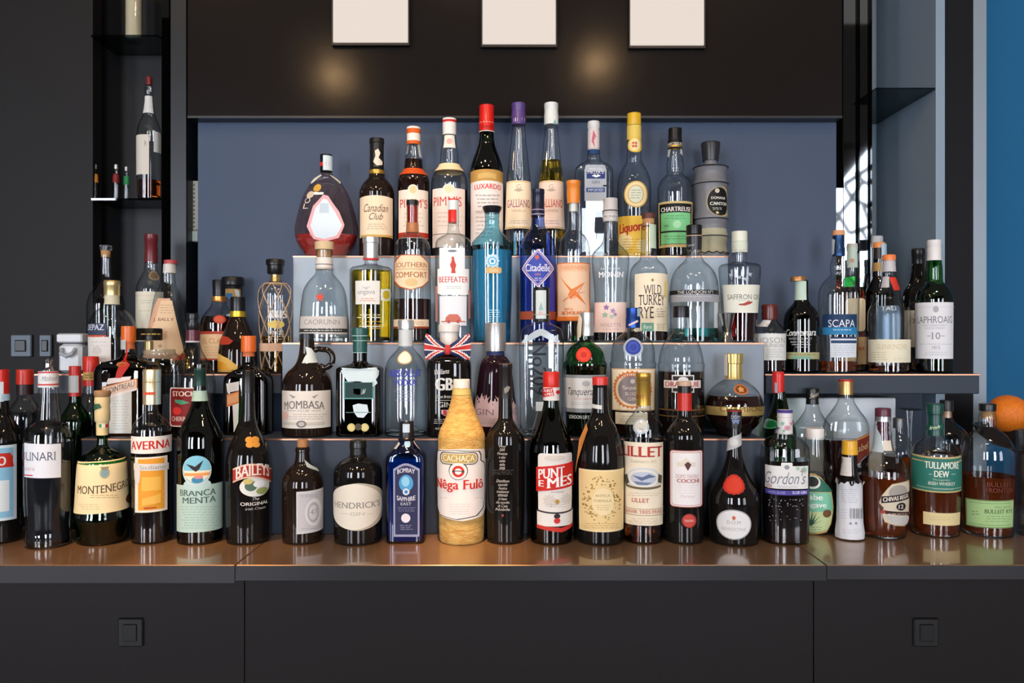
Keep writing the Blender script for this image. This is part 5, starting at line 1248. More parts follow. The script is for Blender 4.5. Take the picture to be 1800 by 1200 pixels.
b = B('aperitif_bottle', 'clear-shouldered aperitif bottle with gold cap and cream label under red lettering', 1131, DF, ZC,
      [(711, 12), (718, 13), (726, 18), (734, 25), (742, 30.5), (752, 34), (765, 34.7), (948, 34)], 'clear', GF)
b.liq(774, 'amber', k=.96)
b.cap([(655, 12.8), (657, 13.4), (664, 13.4), (665, 12.6), (712, 13)], foil('#d2a84c'), ridge=(36, .008)); oc = OnCap(b, [(655, 13.3), (712, 13.3)]); l = oc.lab('cap_print'); l.text('LILLET', 1125, 697, 14, 6, '#a5532a', bold=.03); l.rect(1117, 671, 1145, 672, '#8f7030', 16, 1)
l = b.lab('glass_seal', .0004); l.ell(1127, 749, 14, 14, pbr('seal_glass_rim', '#9aa6b0', .2)); l.ell(1127, 749, 11.5, 11.5, pbr('seal_glass', '#c3c2b8', .2)); l.text('L', 1127, 749, 8, 11, '#8d8a80', serif=True)
l = b.lab(); l.rect(1096, 779, 1165, 925, '#e9dcc2', arc=1.5); l.text('LILLET', 1130, 794, 66, 18, '#b3322a', bold=.03, serif=True); l.text('Established in 1872', 1131, 811, 44, 5, '#b7a78c', shear=.3); l.ell(1131, 841, 29, 19, '#c9cdd0'); l.ell(1131, 841, 26, 16, '#e2dccd'); l.ell(1131, 841, 22, 12, '#b9c0cc'); l.poly([(1112, 836), (1126, 840), (1140, 833), (1152, 838), (1140, 840), (1128, 845)], '#5d6a88', 3, 2); l.poly([(1114, 846), (1146, 848), (1138, 852), (1120, 852)], '#6f7c96', 2); l.poly([(1099, 836), (1104, 832), (1107, 846), (1102, 852)], '#4a4436', 2); l.poly([(1156, 832), (1162, 836), (1161, 850), (1155, 846)], '#4a4436', 2); l.rect(1102, 853, 1160, 857, '#6b5d3c', arc=-3); l.text('LILLET', 1126, 879, 29, 7, '#b3423a', serif=True); l.fine(1104, 864, 1160, 872, 2, '#b9a98c', .8); l.rect(1096, 894, 1165, 895, '#a58f6a', 20, 1); l.text('SERVIR TRES FRAIS', 1131, 899.5, 60, 6, '#c0685c', serif=True); l.rect(1096, 905, 1165, 906, '#a58f6a', 20, 1); l.fine(1106, 909, 1158, 921, 3, '#c0a890', .8)

b = B('vermouth_bottle', 'black vermouth bottle with red capsule band and round-cornered white label', 1203, DF, ZC,
      [(676, 12), (720, 12.5), (734, 14.5), (742, 20), (750, 27), (758, 32), (768, 34), (948, 33.5)], 'black', GF)
b.cap([(670, 12.2), (676, 12.6), (678, 12.2)], pbr('tan_cap', '#c9a58c', .5)); b.cap([(678, 12.4), (690, 12.6)], plastic('#1a1716'), 'capsule_top'); b.cap([(690, 13), (721, 13.2)], plastic('#c22a22'), 'capsule')
l = b.lab(); l.rrect(1177.5, 791.5, 1235, 892, 6, '#a04a42'); l.rrect(1179, 793, 1233.5, 890.5, 5, '#e6e0dc'); l.rrect(1181, 795, 1231.5, 888.5, 4, '#b9766e'); l.rrect(1181.8, 796, 1230.8, 887.6, 4, '#e8e2de'); l.poly([(1190, 818), (1206, 804), (1222, 818)], '#e0d4c4', 2); l.rect(1190, 812, 1222, 820, '#ded2c0'); l.poly([(1209, 811), (1215, 816), (1212, 822), (1209, 827), (1206, 822), (1203, 816)], '#5a3438', 2); l.text('DOPO TEATRO', 1208, 837, 38, 6, '#b58a82', serif=True); l.text('COCCHI', 1209, 845, 37, 6.5, '#a8433a', bold=.03); l.fine(1190, 850, 1226, 868, 4, '#d6c9c4', .8); l.text('Torino', 1208, 872, 24, 5, '#d0b6b0', shear=.3)
l = b.lab('wax_seal', .0004); l.star(1211, 915, 12.8, '#a8352c', 22, .92); l.ell(1211, 915, 10, 10, '#bd463c'); l.text('TEATRO', 1211, 915, 16, 4, '#e0b8ae', bold=.02)

b = B('liqueur_bottle', 'long-necked black monastic liqueur bottle with red wax seal and oval white label', 1291, 1.43, ZC,
      [(748, 10), (770, 11), (795, 13), (815, 18), (832, 25), (846, 33), (858, 40.5), (868, 44.5), (880, 46), (905, 45), (948, 43)], 'black', GF)
b.cap([(720, 12.6), (722, 13), (752, 12.2)], plastic('#1a1516')); oc = OnCap(b, [(720, 13.1), (752, 12.6)]); l = oc.lab('cap_crest'); l.rect(1278, 721, 1304, 723.5, '#a0302a', 14, 1); l.text('DOM', 1293, 733, 15, 6, '#b9bfcc', serif=True); l.poly([(1286, 737), (1300, 737), (1297, 746), (1293, 742), (1289, 746)], '#6f80a4', 2)
l = b.lab('sash', .0012); l.poly([(1275, 776), (1290, 766), (1305, 759), (1304, 780), (1290, 788), (1276, 796)], '#b9bab8', 5); l.ell(1290, 777, 7, 6, '#cbcbc8')
l = b.lab('wax_seal', .0008); l.star(1290, 851, 18.5, '#b82c1c', 16, .93); l.ell(1290, 851, 14, 14, '#cc3a26')
l = b.lab(); l.ell(1290, 922, 30.5, 26.5, '#a9a8a6'); l.ell(1290, 922, 28.5, 24.5, '#e2dfdc'); l.text('D.O.M', 1290, 918, 24, 6, '#9d9894', serif=True); l.text('BENEDICTINE', 1290, 930, 42, 5, '#b4aeaa', serif=True); l.ell(1290, 910, 3, 3.5, '#c46a44')

b = B('gin_bottle', 'dark sloe gin bottle with flowered white cap and white script label over purple strip', 1379.5, DF, ZC,
      [(760, 13.5), (765, 18), (770, 28), (777, 35), (785, 38.8), (800, 40), (948, 39)], 'clear', GF, n=3, dep=.95, neck=768)
b.liq(806, 'dark', k=.98)
b.cap([(720, 13.6), (762, 14)], plastic('#dcd8d4')); oc = OnCap(b, [(720, 14), (762, 14.2)]); l = oc.lab('cap_flowers'); l.rect(1364, 720.5, 1393, 726, '#4a3a84', 16, 2); l.ell(1384, 752, 6, 5, '#d0a4ac'); l.ell(1384, 752, 3.2, 2.8, '#bd848e'); l.star(1376, 744, 4.5, '#7fb59c', 5, .5); l.star(1390, 744, 4, '#c48a96', 5, .5); l.star(1368, 752, 4.5, '#5a5f7a', 4, .5); l.star(1378, 757, 3.5, '#7fb59c', 5, .5); l.rect(1364, 733, 1393, 733.8, '#b9b5b0', 16, 1)
l = b.lab(); l.rrect(1373, 813, 1393, 830, 2, '#e0deda'); l.rect(1338, 819, 1420, 859, '#e0deda', tilt=0); l.text("Gordon's", 1381, 840, 70, 22, '#7d8086', shear=.4); l.ell(1383, 821, 4.5, 4, '#8f9296'); l.star(1412, 826, 7, '#93b8a0', 7, .5); l.star(1402, 823, 5, '#a6c4b0', 6, .5); l.ell(1409, 828, 2.4, 2, '#b9848c', 2); l.ell(1353, 853, 5, 4.5, '#c9b0ac'); l.star(1343, 851, 4, '#8d9a70', 6, .5); l.text('PREMIUM SLOE GIN', 1384, 855, 34, 3, '#b0aeac'); l.rect(1347, 860.5, 1420, 869, '#4d4590', arc=-1); l.text('SLOE GIN', 1404, 865, 24, 5, '#d9d4ea', bold=.03); l.text('WITH SLOES', 1366, 865, 28, 3.6, '#b4aede')
l = b.lab('embossed_dots')
rn = random.Random(5)
for i in range(46):
    l.ell(1352 + 60 * rn.random(), 876 + (14 if i < 26 else 40) * rn.random(), .9, .7, '#9aa0a4', 1); l.lay -= 1

b = B('syrup_bottle', 'squat agave syrup bottle with white cap and green plant label behind the sloe gin', 1432, 1.51, ZC,
      [(768, 17), (790, 18.5), (806, 22), (822, 28.5), (838, 35.5), (852, 40.5), (868, 44), (885, 45), (905, 43), (930, 38)], 'clear', 'bottles at the back of the counter')
b.liq(832, 'dark', k=.97)
b.cap([(752, 16.4), (754, 17), (771, 17)], plastic('#ddd8d2'))
l = b.lab(); l.poly([(1405, 838), (1418, 832), (1432, 832), (1446, 838), (1456, 850), (1463, 864), (1465, 890), (1462, 920), (1455, 934), (1430, 939), (1400, 936), (1398, 870)], '#c9a860'); l.poly([(1405, 841), (1430, 834), (1444, 841), (1454, 853), (1460, 864), (1402, 864)], '#2f6a58', 6); l.poly([(1400, 865), (1461, 865), (1463, 890), (1460, 918), (1454, 931), (1430, 936), (1402, 933)], '#7cc0a0', 7); l.poly([(1400, 900), (1462, 898), (1459, 919), (1454, 930), (1430, 935), (1402, 932)], '#c3d29a', 6); l.ell(1428, 847, 14, 12, '#d8dcd4'); l.ell(1428, 846, 11, 9, '#26302c'); l.text('rabe', 1431, 873, 30, 10, '#eef2ea', bold=.02); l.text('Agave', 1434, 888, 36, 12, '#eef2ea', bold=.02)
for a in range(-70, 71, 20):
    l.poly([(1424, 922), (1424 + 24 * sin(radians(a)), 922 - 26 * cos(radians(a))), (1428, 922)], '#2f5a48', 2); l.lay -= 1
l.lay += 1; l.ell(1453, 902, 7, 7, '#6b4a2c'); l.fine(1404, 924, 1446, 932, 2, '#7d9a68')

b = B('bitters_bottle', 'small bitters bottle with yellow cap and oversized white paper wrapper', 1493.5, 1.45, ZC,
      [(797, 13), (815, 14), (832, 16), (845, 20), (860, 21.5), (945, 22)], 'black', GF)
b.cap([(774, 13.6), (792, 14), (793, 14.6), (798, 14.4)], plastic('#dba628'))
l = b.lab('neck_label', .0003); l.rect(1475, 803, 1496, 836, '#d4cdc6', 10, 5); l.ell(1480, 810, 2.5, 3.5, '#8d8782'); l.fine(1478, 818, 1492, 832, 3, '#b9b2ac', .8)
def wrapper(b):
    prof = [(943, 26.2), (934, 26.4), (915, 23.8), (890, 21.6), (868, 20.6), (852, 21.2), (846, 23.4)]
    k = b.k
    o = MB(); seg = 60
    pm = pbr('wrapper_paper', '#d8d9dc', .6, bump=((160, 160, 160), .25, .002))
    v = []
    rows = [(b.zz(y), max(hw, 23 if y > 850 else 24) * k) for y, hw in prof]
    rows[-1] = (rows[-1][0], 25.5 * k)
    for ri, (z, r) in enumerate(rows):
        for j in range(seg):
            t = 2 * pi * j / seg
            q = 1 + .012 * sin(11 * t + ri) + (.05 * sin(5 * t + 1) if ri == len(rows) - 1 else 0)
            dz = (.0022 * sin(7 * t) + .0025 * sin(13 * t + 2)) if ri == len(rows) - 1 else 0
            v.append((r * q * sin(t), -r * q * cos(t), z + dz))
    f = [(i * seg + j, i * seg + (j + 1) % seg, (i + 1) * seg + (j + 1) % seg, (i + 1) * seg + j) for i in range(len(rows) - 1) for j in range(seg)]
    o.add(v, f, pm)
    w = o.build('paper_wrapper', b.root, True, 60)
    s = b.R
    b.Rs = s
    prf = sorted(rows)
    fn = pchip(prf)
    b.R = lambda z: fn(z)
    l = Lab(b, 'wrapper_print', .0011)
    l.fine(1478, 858, 1508, 884, 7, '#aeb0b4', .9)
    for i, ww in enumerate((2, 1, 3, 1, 2, 2, 1, 3)):
        l.rect(1494 + i * 2.6, 893, 1494 + i * 2.6 + ww * .7, 911, '#8d9094', 2, 4); l.lay -= 1
    l.lay += 1; l.poly([(1492, 921), (1495, 916), (1498, 921)], '#8d9094', 1); l.ell(1504, 919, 2, 2.4, '#8d9094', 1); l.fine(1480, 928, 1512, 938, 3, '#bcbec2', .9); l.fine(1478, 893, 1490, 912, 4, '#b4b6ba', .8)
    l.mb.build(l.name, b.root, True, 60)
    b.R = s
wrapper(b)

b = B('whisky_bottle', 'round-shouldered whisky bottle with torn silver-maroon capsule and slanted shield label', 1552, 1.475, ZC,
      [(730, 14.5), (752, 15), (775, 16.5), (790, 19.5), (797, 25), (806, 35), (816, 42), (826, 45.5), (838, 46.5), (920, 44), (940, 40)], 'clear', GF, heel=True)
b.liq(834, 'whiskey', k=.965)
b.cap([(717, 14), (719, 14.6), (731, 14.6)], plastic('#5a2a38'), ridge=(40, .012)); b.cap([(731, 14.4), (740, 14.8)], foil('#c2c2c4'), 'silver_band')
b.cap([(740, 10), (748, 11.5), (749, 9.5), (757, 11.5), (758, 9.5), (766, 11.5), (775, 11)], plastic('#5a2230'), 'neck_thread')
l = b.lab('tax_strip', .0003); l.poly([(1531, 745), (1540, 748), (1550, 766), (1553, 794), (1532, 794), (1529, 770)], '#b4c2c6', 5); l.rect(1552, 774, 1566, 792, '#d8cdbd', 6, 4)
SH = [(1556, 858), (1562, 850), (1578, 847), (1594, 845), (1598, 856), (1598, 900), (1595, 918), (1585, 926), (1567, 924), (1552, 918), (1548, 902), (1551, 893), (1545, 885), (1548, 872)]
l = b.lab(); l.poly(SH, '#a88a5c', 8); l.poly([(1574 + (x - 1574) * .95, 886 + (y - 886) * .96) for x, y in SH], '#cfc3ac', 8); l.ell(1578, 866, 16, 14, '#a09a90'); l.rect(1549, 869, 1598, 881, '#1f1818', tilt=-8); l.text('CHIVAS REGAL', 1574, 875, 44, 7.5, '#e6dccb', bold=.03, tilt=-7); l.ell(1583, 890, 8, 7, '#1f1818'); l.text('12', 1583, 890, 8, 7, '#e6dccb', bold=.02); l.poly([(1548, 898), (1556, 895), (1556, 901), (1549, 903)], '#a83a2c', 2); l.rect(1556, 900, 1598, 906, '#3a2422', tilt=6); l.fine(1560, 901, 1592, 905, 1, '#d8c8b0', 1.2); l.poly([(1556, 906), (1596, 910), (1590, 922), (1566, 921)], '#bdb9b2', 3)

b = B('whiskey_bottle', 'stout amber whiskey bottle with teal-green label and tall dark green capsule', 1643.5, 1.49, ZC,
      [(763, 15), (768, 20), (776, 31), (785, 40), (795, 45), (806, 46.5), (820, 46.5), (935, 44)], 'clear', 'bottles at the back of the counter', heel=True)
b.liq(802, 'whiskey', k=.965)
b.cap([(709, 15.5), (711, 16), (727, 15.5), (728, 13.5), (750, 14), (765, 15.5)], plastic('#14453c'), 'capsule'); oc = OnCap(b, [(709, 16), (765, 15.7)]); l = oc.lab('capsule_print'); l.rect(1625, 747, 1659, 755, '#1d5a4c', tilt=-5); l.text('Irish', 1643, 751, 18, 6, '#d0d8b4', bold=.02, shear=.3, tilt=-4)
l = b.lab(); l.rect(1603, 801, 1690, 863.5, '#c2ab72', arc=-2); l.rect(1603, 804, 1690, 861, '#2f7466', arc=-2); l.text('TULLAMORE', 1655, 818, 59, 12, '#dfe4d4', bold=.035); l.text('DEW', 1655, 833, 26, 11, '#dfe4d4', bold=.035); l.fine(1632, 831, 1640, 835, 1, '#a9c0ac'); l.fine(1671, 831, 1679, 835, 1, '#a9c0ac'); l.text('The Legendary', 1655, 843.5, 30, 4, '#b9cdb8', shear=.3); l.text('IRISH WHISKEY', 1655, 850, 46, 6, '#ccd8c4', bold=.02); l.rect(1612, 856, 1688, 857, '#a9b894', arc=-2); l.text('TRIPLE DISTILLED', 1657, 859, 36, 2.6, '#b9c8b0')
l = b.lab('lower_label'); l.rect(1623, 901.5, 1687, 923.5, '#d9c794'); l.fine(1634, 907, 1676, 915, 2, '#c0aa74', .9)

b = B('whiskey_bottle', 'round-shouldered rye whiskey flask with black stopper and pale green label', 1736, 1.49, ZC,
      [(724, 14), (735, 16.5), (748, 16.5), (754, 20), (760, 29), (768, 38), (778, 45), (790, 49.5), (803, 51), (935, 48)], 'clear', 'bottles at the back of the counter', heel=True)
b.liq(834, 'whiskey', k=.965)
b.cap([(709, 15.4), (711, 15.8), (722, 15.6)], plastic('#151517'), 'stopper'); b.cap([(722, 11), (735, 11)], pbr('cork', '#b98d5c', .7), 'cork')
l = b.lab(); l.rect(1698, 879, 1781, 928, '#6f8a54', tilt=-3); l.rect(1700, 881, 1780, 926, '#a3c487', tilt=-3); l.text('BULLEIT RYE', 1755, 899, 48, 7, '#46582e', bold=.02, serif=True, tilt=-2); l.text('SMALL BATCH', 1762, 891, 28, 3.6, '#5c7044', tilt=-1); l.fine(1708, 896, 1722, 906, 2, '#5c7044'); l.fine(1730, 905, 1778, 918, 3, '#73895a', .9); l.rect(1704, 884, 1776, 885, '#6f8a54', tilt=-3); l.rect(1704, 922, 1776, 923, '#6f8a54', tilt=-3)
l = b.lab('raised_print', .0002); l.text('BULLEIT', 1756, 852, 42, 8, '#6a3428', bold=.01); l.text('FRONTIER', 1756, 862, 46, 8, '#6a3428', bold=.01)

# ------------------------------------------------------------------ further bottles on the counter
GB = 'bottles at the back of the counter'
b = B('whisky_bottle', 'green bottle with faded red cap and grey tax strip behind the cream-labelled amaro', 132, 1.54, ZC,
      [(694, 10), (706, 11), (718, 17), (730, 25), (742, 29), (930, 29)], 'green', GB); b.liq(740, pbr('liquid_green_dark', (.004, .012, .005), .1))
b.cap([(643, 10.8), (680, 11), (696, 11.4)], plastic('#c23327'), ridge=(24, .015)); oc = OnCap(b, [(643, 11.5), (696, 11.5)]); l = oc.lab('tax_strip'); l.rect(117, 660, 138, 690, '#b9bcb9')
b = B('liqueur_bottle', 'clear bottle with red cap and gold neck print next to the square amber bottle', 160, 1.60, ZC,
      [(678, 13), (692, 15), (706, 22), (720, 28), (735, 30), (920, 30)], 'clear', GB); b.liq(735, pbr('liquid_blue_black', (.008, .009, .012), .1))
b.cap([(626, 13.8), (628, 14.4), (650, 14.4), (678, 14)], plastic('#cf2f22'), ridge=(30, .012)); oc = OnCap(b, [(626, 14.5), (678, 14.4)]); l = oc.lab('cap_print'); l.rect(146, 654, 171, 668, '#c9a55a'); l.fine(149, 657, 165, 665, 2, '#5a3a22', 1.4)

b = B('whisky_bottle', 'green bottle with red cap under the slate shelf, behind the flowered cap', 1370, 1.572, ZC,
      [(688, 10.5), (700, 12), (715, 16), (730, 21), (745, 27), (755, 29.5), (770, 30), (930, 30)], 'green', GB); b.liq(790, pbr('liquid_green_dark', (.004, .012, .005), .1))
b.cap([(653, 10.2), (657, 10.6), (690, 10.6)], plastic('#c9251e'), ridge=(24, .015), dx=-2); oc = OnCap(b, [(653, 11.5), (690, 11.5)]); l = oc.lab('tax_strip', .0006); l.poly([(1354, 655), (1358, 668), (1366, 673), (1367, 690), (1352, 688), (1352, 668)], '#9fb2ba', 4)
l = b.lab('oval_relief'); l.ell(1356, 745, 13, 9, pbr('green_relief', '#6fcf90', .2, trans=.6)); l.ell(1356, 745, 10, 6.5, pbr('green_relief_dark', '#1f8a4a', .2, trans=.6))
b = B('whisky_bottle', 'empty clear square-shouldered bottle with black cap against the white box', 1428, 1.6065, ZC,
      [(708, 10.5), (720, 13), (732, 20), (746, 30), (756, 35), (766, 36), (920, 36)], 'clear', GB, n=4, dep=.4, neck=745)
b.cap([(682, 11.6), (684, 12), (700, 12), (701, 11), (710, 11.6)], plastic('#151413')); oc = OnCap(b, [(682, 12.1), (710, 12.1)]); l = oc.lab('cap_print'); l.text('Swirl', 1431, 694, 16, 8, '#c9c0a8', shear=.5, tilt=-5)
b = B('whisky_bottle', 'half-full clear square whisky bottle with gold cap and slanted red-brown label', 1487, 1.557, ZC,
      [(690, 11.5), (704, 14), (718, 22), (732, 32), (744, 38), (755, 39.5), (920, 39)], 'clear', GB, n=4, dep=.45, neck=735); b.liq(772, 'redbrown', k=.96)
b.cap([(667, 12.6), (669, 13), (671, 12.6), (672, 13), (693, 13)], foil('#c9a06a')); oc = OnCap(b, [(667, 13.1), (693, 13.2)]); l = oc.lab('cap_top'); l.rect(1474, 667, 1501, 670.5, '#a82c26', 14, 1)
l = b.lab('slanted_label', .0004); l.poly([(1500, 773), (1527, 760), (1527, 796), (1500, 822)], '#7d2f1c', 5); l.poly([(1500, 774), (1527, 761), (1527, 764), (1500, 777)], '#c98a44', 2); l.text('Label', 1514, 786, 22, 12, '#dcb98a', tilt=-9, shear=.1)
b = B('whisky_bottle', 'small amber-filled bottle with dark metal cap behind the torn-capsule bottle', 1580, 1.585, ZC,
      [(752, 11), (762, 13), (772, 20), (785, 28), (800, 31), (920, 31)], 'clear', GB); b.liq(800, 'amber')
b.cap([(734, 10.6), (736, 11.2), (752, 11.2)], foil('#6a6a6c'))
b = B('whiskey_bottle', 'clear round bottle with black stopper behind the teal-labelled whiskey', 1664, 1.59, ZC,
      [(722, 10), (736, 11.5), (744, 18), (752, 30), (762, 38), (775, 41), (920, 41)], 'clear', GB); b.liq(790, 'amber')
b.cap([(703, 12), (705, 12.6), (722, 12.2)], plastic('#17171a'), 'stopper'); b.cap([(722, 8.5), (733, 8.5)], pbr('cork', '#b98d5c', .7), 'cork')

wb = tag(MB().box(px(1384, 1.71), px(1575, 1.71), 1.71, 1.80, ZC, pz(699, 1.71), pbr('white_card', '#e6e8e8', .55), .002).build('cardboard_box', None, False), 'plain white cardboard box under the slate shelf behind the clear bottles', 'box')

# upturned stemmed glass
gx = px(1599, 1.66)
o = tag(empty('cocktail_glass', (gx, 1.66, ZC)), 'upturned stemmed cocktail glass beside the white box', 'glass')
k = 1.66 / F
zt = pz(718, 1.66) - ZC
MB().lathe([(0, 30 * k), (.001, 30.5 * k), (zt * .45, 8 * k), (zt * .5, 3 * k)], GL['clear'], 36, (False, False)).build('bowl', o)
MB().lathe([(zt * .5, 3 * k), (zt * .8, 3 * k), (zt - .004, 5 * k)], HEEL, 20, (True, True)).build('stem', o)
MB().lathe([(zt - .004, 5 * k), (zt - .002, 19 * k), (zt, 19.5 * k)], GL['clear'], 36, (False, True)).build('foot', o)

# fruit bowl with oranges, glass jar of tomatoes
ox, od = px(1800, 1.70), 1.70
bowl = tag(empty('fruit_bowl', (ox, od, ZC)), 'dark footed bowl holding the oranges', 'bowl')
zr = pz(748, 1.70) - ZC
DKB = pbr('bowl_bronze', (.05, .038, .03), .3, metal=.6)
MB().lathe([(0, .05), (.006, .05), (.012, .016), (zr - .06, .014), (zr - .05, .03)], DKB, 36).build('bowl_foot', bowl)
MB().lathe([(zr - .05, .03), (zr - .042, .06), (zr - .02, .085), (zr, .096), (zr, .093), (zr - .02, .081), (zr - .04, .055), (zr - .045, .02)], DKB, 40).build('bowl_body', bowl)
OR = pbr('orange_peel', '#e8821c', .42, bump=((420, 420, 420), .35, .001), var=((9, 9, 9), '#d96a14'))
def orange(x, y, z, r, label, first=[None]):
    if first[0] is None:
        root = empty('orange', (x, y, z)); MB().lathe_ball((0, 0, 0), 1, OR, 28, 18, (1, 1, .95)).build('peel', root)
        MB().lathe([(.93, .07), (.955, .06), (.96, .02)], plastic('#6b7a3a'), 10).build('stem_end', root)
        first[0] = root
    else:
        root = first[0].copy(); COL.objects.link(root)
        for ch in first[0].children:
            c = ch.copy(); c.parent = root; COL.objects.link(c)
        root.location = (x, y, z)
    root.scale = (r, r, r)
    tag(root, label, 'orange', 'oranges in the bowl')
orange(px(1772, 1.655), 1.655, pz(727, 1.655), .041, 'whole orange in the bowl against the blue wall, fully in view')
orange(px(1826, 1.66), 1.664, pz(733, 1.66), .040, 'orange at the picture edge, cut off beside the other one in the bowl')
orange(px(1800, 1.74), 1.735, pz(738, 1.735), .038, 'orange at the back of the bowl behind the other two')

jx, jd = px(1836, 1.47), 1.47
jar = tag(empty('glass_jar', (jx, jd, ZC)), 'tall straight glass jar of red fruit at the picture edge', 'jar')
k = 1.47 / F * .87
zt = pz(757, 1.47) - ZC
MB().lathe([(0, 47 * k), (.002, 49 * k), (zt * .5, 49.5 * k), (zt, 50 * k), (zt, 47.5 * k), (.012, 46 * k)], thin_glass('jar_glass', '#f6f8f8', '#b4c0c2'), 44, (True, True)).build('jar_wall', jar)
TM = pbr('tomato_skin', '#c03a22', .25, spec=.5)
tm = None
for i, (dx, dy, z, r, lb) in enumerate(((-.018, -.010, .048 + .012, .024, 'lowest red fruit inside the glass jar'), (.016, .012, .075, .023, 'second red fruit up inside the glass jar'), (-.016, -.008, .116, .024, 'middle red fruit inside the glass jar'), (.014, .01, .15, .022, 'upper red fruit inside the glass jar'))):
    if tm is None:
        tm = MB().lathe_ball((0, 0, 0), 1, TM, 24, 16, (1, 1, .88)).build('tomato'); o = tm
    else:
        o = tm.copy(); COL.objects.link(o)
    o.location = (jx + dx, jd + dy, ZC + z); o.scale = (r, r, r)
    tag(o, lb, 'tomato', 'red fruit in the glass jar')

# ------------------------------------------------------------------ whisky shelf
GS = 'bottles on the slate side shelf'
b = B('bourbon_bottle', 'small squat bourbon bottle with red-brown wax cap and grey-white label', 1352.5, 1.68, ZSH,
      [(560, 13), (566, 15), (572, 22), (579, 27), (586, 29), (650, 29)], 'clear', GS); b.liq(612, 'redbrown', k=.97)
b.cap([(535, 13.4), (538, 14.6), (545, 13.4), (552, 14.4), (562, 13.4)], pbr('wax_maroon', '#5c241c', .25)); l = b.lab('torn_strip'); l.poly([(1335, 566), (1344, 562), (1356, 563), (1352, 574), (1334, 573)], '#d6d4ce', 3)
l = b.lab(); l.rect(1326, 586, 1381.5, 633, '#d8dad6'); l.text('HUDSON', 1352, 598, 54, 10, '#9a9c9a'); l.text('BOURBON', 1356, 607, 42, 5.5, '#9a9c9a'); l.fine(1346, 612, 1376, 629, 4, '#b2b4b0', .9)
b = B('whiskey_bottle', 'very dark green whiskey bottle with copper cap and white script, narrow pale strip', 1409, 1.70, ZSH,
      [(493, 11.5), (526, 12), (534, 16), (543, 24), (553, 30), (565, 32), (650, 32)], 'deepgreen', GS); b.liq(535, pbr('liquid_green_black', (.006, .008, .005), .1), k=.975)
b.cap([(486, 13), (488, 14), (494, 14)], pbr('copper_cap', '#b98a5c', .35, metal=.7), ridge=(30, .02), dx=-6); l = b.lab('tax_strip', .0003); l.rect(1395, 494, 1417, 527, '#b9cfc0', 12, 5)
l = b.lab('white_print'); l.text('Connemara', 1408, 584, 52, 12, '#d9dcda', shear=.25, bold=.02, tilt=-1); l.text('PEATED SINGLE MALT', 1407, 595, 40, 3.6, '#b9bcba'); l.text('IRISH WHISKEY', 1407, 601, 34, 3.6, '#b9bcba'); l.rect(1392, 605, 1424, 606, '#b9bcba', 12, 1); l.fine(1398, 608, 1420, 612, 1, '#9a9e9c')
l = b.lab(); l.rect(1379, 619, 1440, 631, '#a3a377'); l.rect(1392, 626, 1426, 631, '#78a690', 14, 1); l.fine(1384, 621, 1436, 625, 1, '#6f7048')
b = B('whisky_bottle', 'clear whisky bottle with blue neck foil, cork and navy-blue label', 1474, 1.70, ZSH,
      [(448, 10.5), (456, 12.5), (468, 15.5), (476, 15), (481, 14), (486, 17), (494, 26), (504, 32.5), (516, 36), (530, 36.5), (640, 34)], 'clear', GS, heel=True); b.liq(634, 'whiskey', k=.95)
b.cap([(405, 11), (414, 11.4)], pbr('cork_pink', '#d0956a', .6), 'cork'); b.cap([(414, 10.6), (435, 10.8), (436, 11.6), (450, 11.4)], foil('#2a4a78'), 'neck_foil'); oc = OnCap(b, [(414, 11.5), (450, 11.5)]); l = oc.lab('tax_strip', .0004); l.poly([(1463, 418), (1468, 422), (1467, 446), (1461, 450)], '#c9d2d6', 3)
l = b.lab(); l.rect(1446.5, 552, 1506, 575, '#1f3a5e'); l.text('SCAPA', 1479, 568, 46, 13, '#e2e6ea', serif=True); l.rect(1446.5, 575, 1506, 588, '#2f7fb0'); l.fine(1464, 578, 1496, 581, 1, '#b9d6e6', 1.4)
l = b.lab('lower_label'); l.rect(1460, 592, 1505, 628, '#d4dae0'); l.rect(1460, 592, 1505, 595, '#1f3a5e', 14, 1); l.rect(1461, 598, 1505, 603, '#27476c', 14, 1); l.fine(1464, 606, 1500, 625, 5, '#a9b4c0', .9)
b = B('whisky_bottle', 'straw-coloured bottle with pale cap and green tax strip, behind the blue-foil bottle', 1498, 1.785, ZSH,
      [(440, 9.5), (455, 11), (472, 11), (484, 12), (494, 17), (504, 23), (516, 25.5), (640, 25)], 'clear', GS); b.liq(505, 'amber')
b.cap([(428, 9.6), (434, 10.2), (442, 9.8)], plastic('#b9bdb6')); l = b.lab('tax_strip', .0004); l.rect(1489, 434, 1507, 470, '#bcd0c4'); l.ell(1498, 458, 4, 4, '#c49a8a')
l = b.lab(); l.rrect(1486, 524, 1521, 582, 8, '#dcc9a6'); l.rect(1480, 592, 1525, 640, '#dcb98c'); l.text('65', 1514, 612, 10, 6, '#c04a3a', bold=.03)
b = B('whisky_bottle', 'amber bottle with orange cap, gold neck label and blue strip in the niche', 1545, 1.785, ZSH,
      [(440, 9.5), (470, 11), (486, 11.5), (498, 16), (508, 22), (520, 26), (640, 26)], 'amber', GS); b.liq(500, pbr('liquid_brown_dark', (.016, .007, .004), .1))
b.cap([(426, 11), (428, 11.4), (436, 11.2)], plastic('#d98a4a')); b.cap([(436, 9.8), (458, 10.4), (462, 10.4)], pbr('dark_sleeve', '#2a2420', .4), 'neck_sleeve'); b.band(462, 477, '#b08c54', 'neck_band')
oc = OnCap(b, [(426, 12), (480, 13)]); l = oc.lab('tax_strip', .0015); l.rect(1549, 428, 1562, 474, '#a9c6d6', 8, 6)
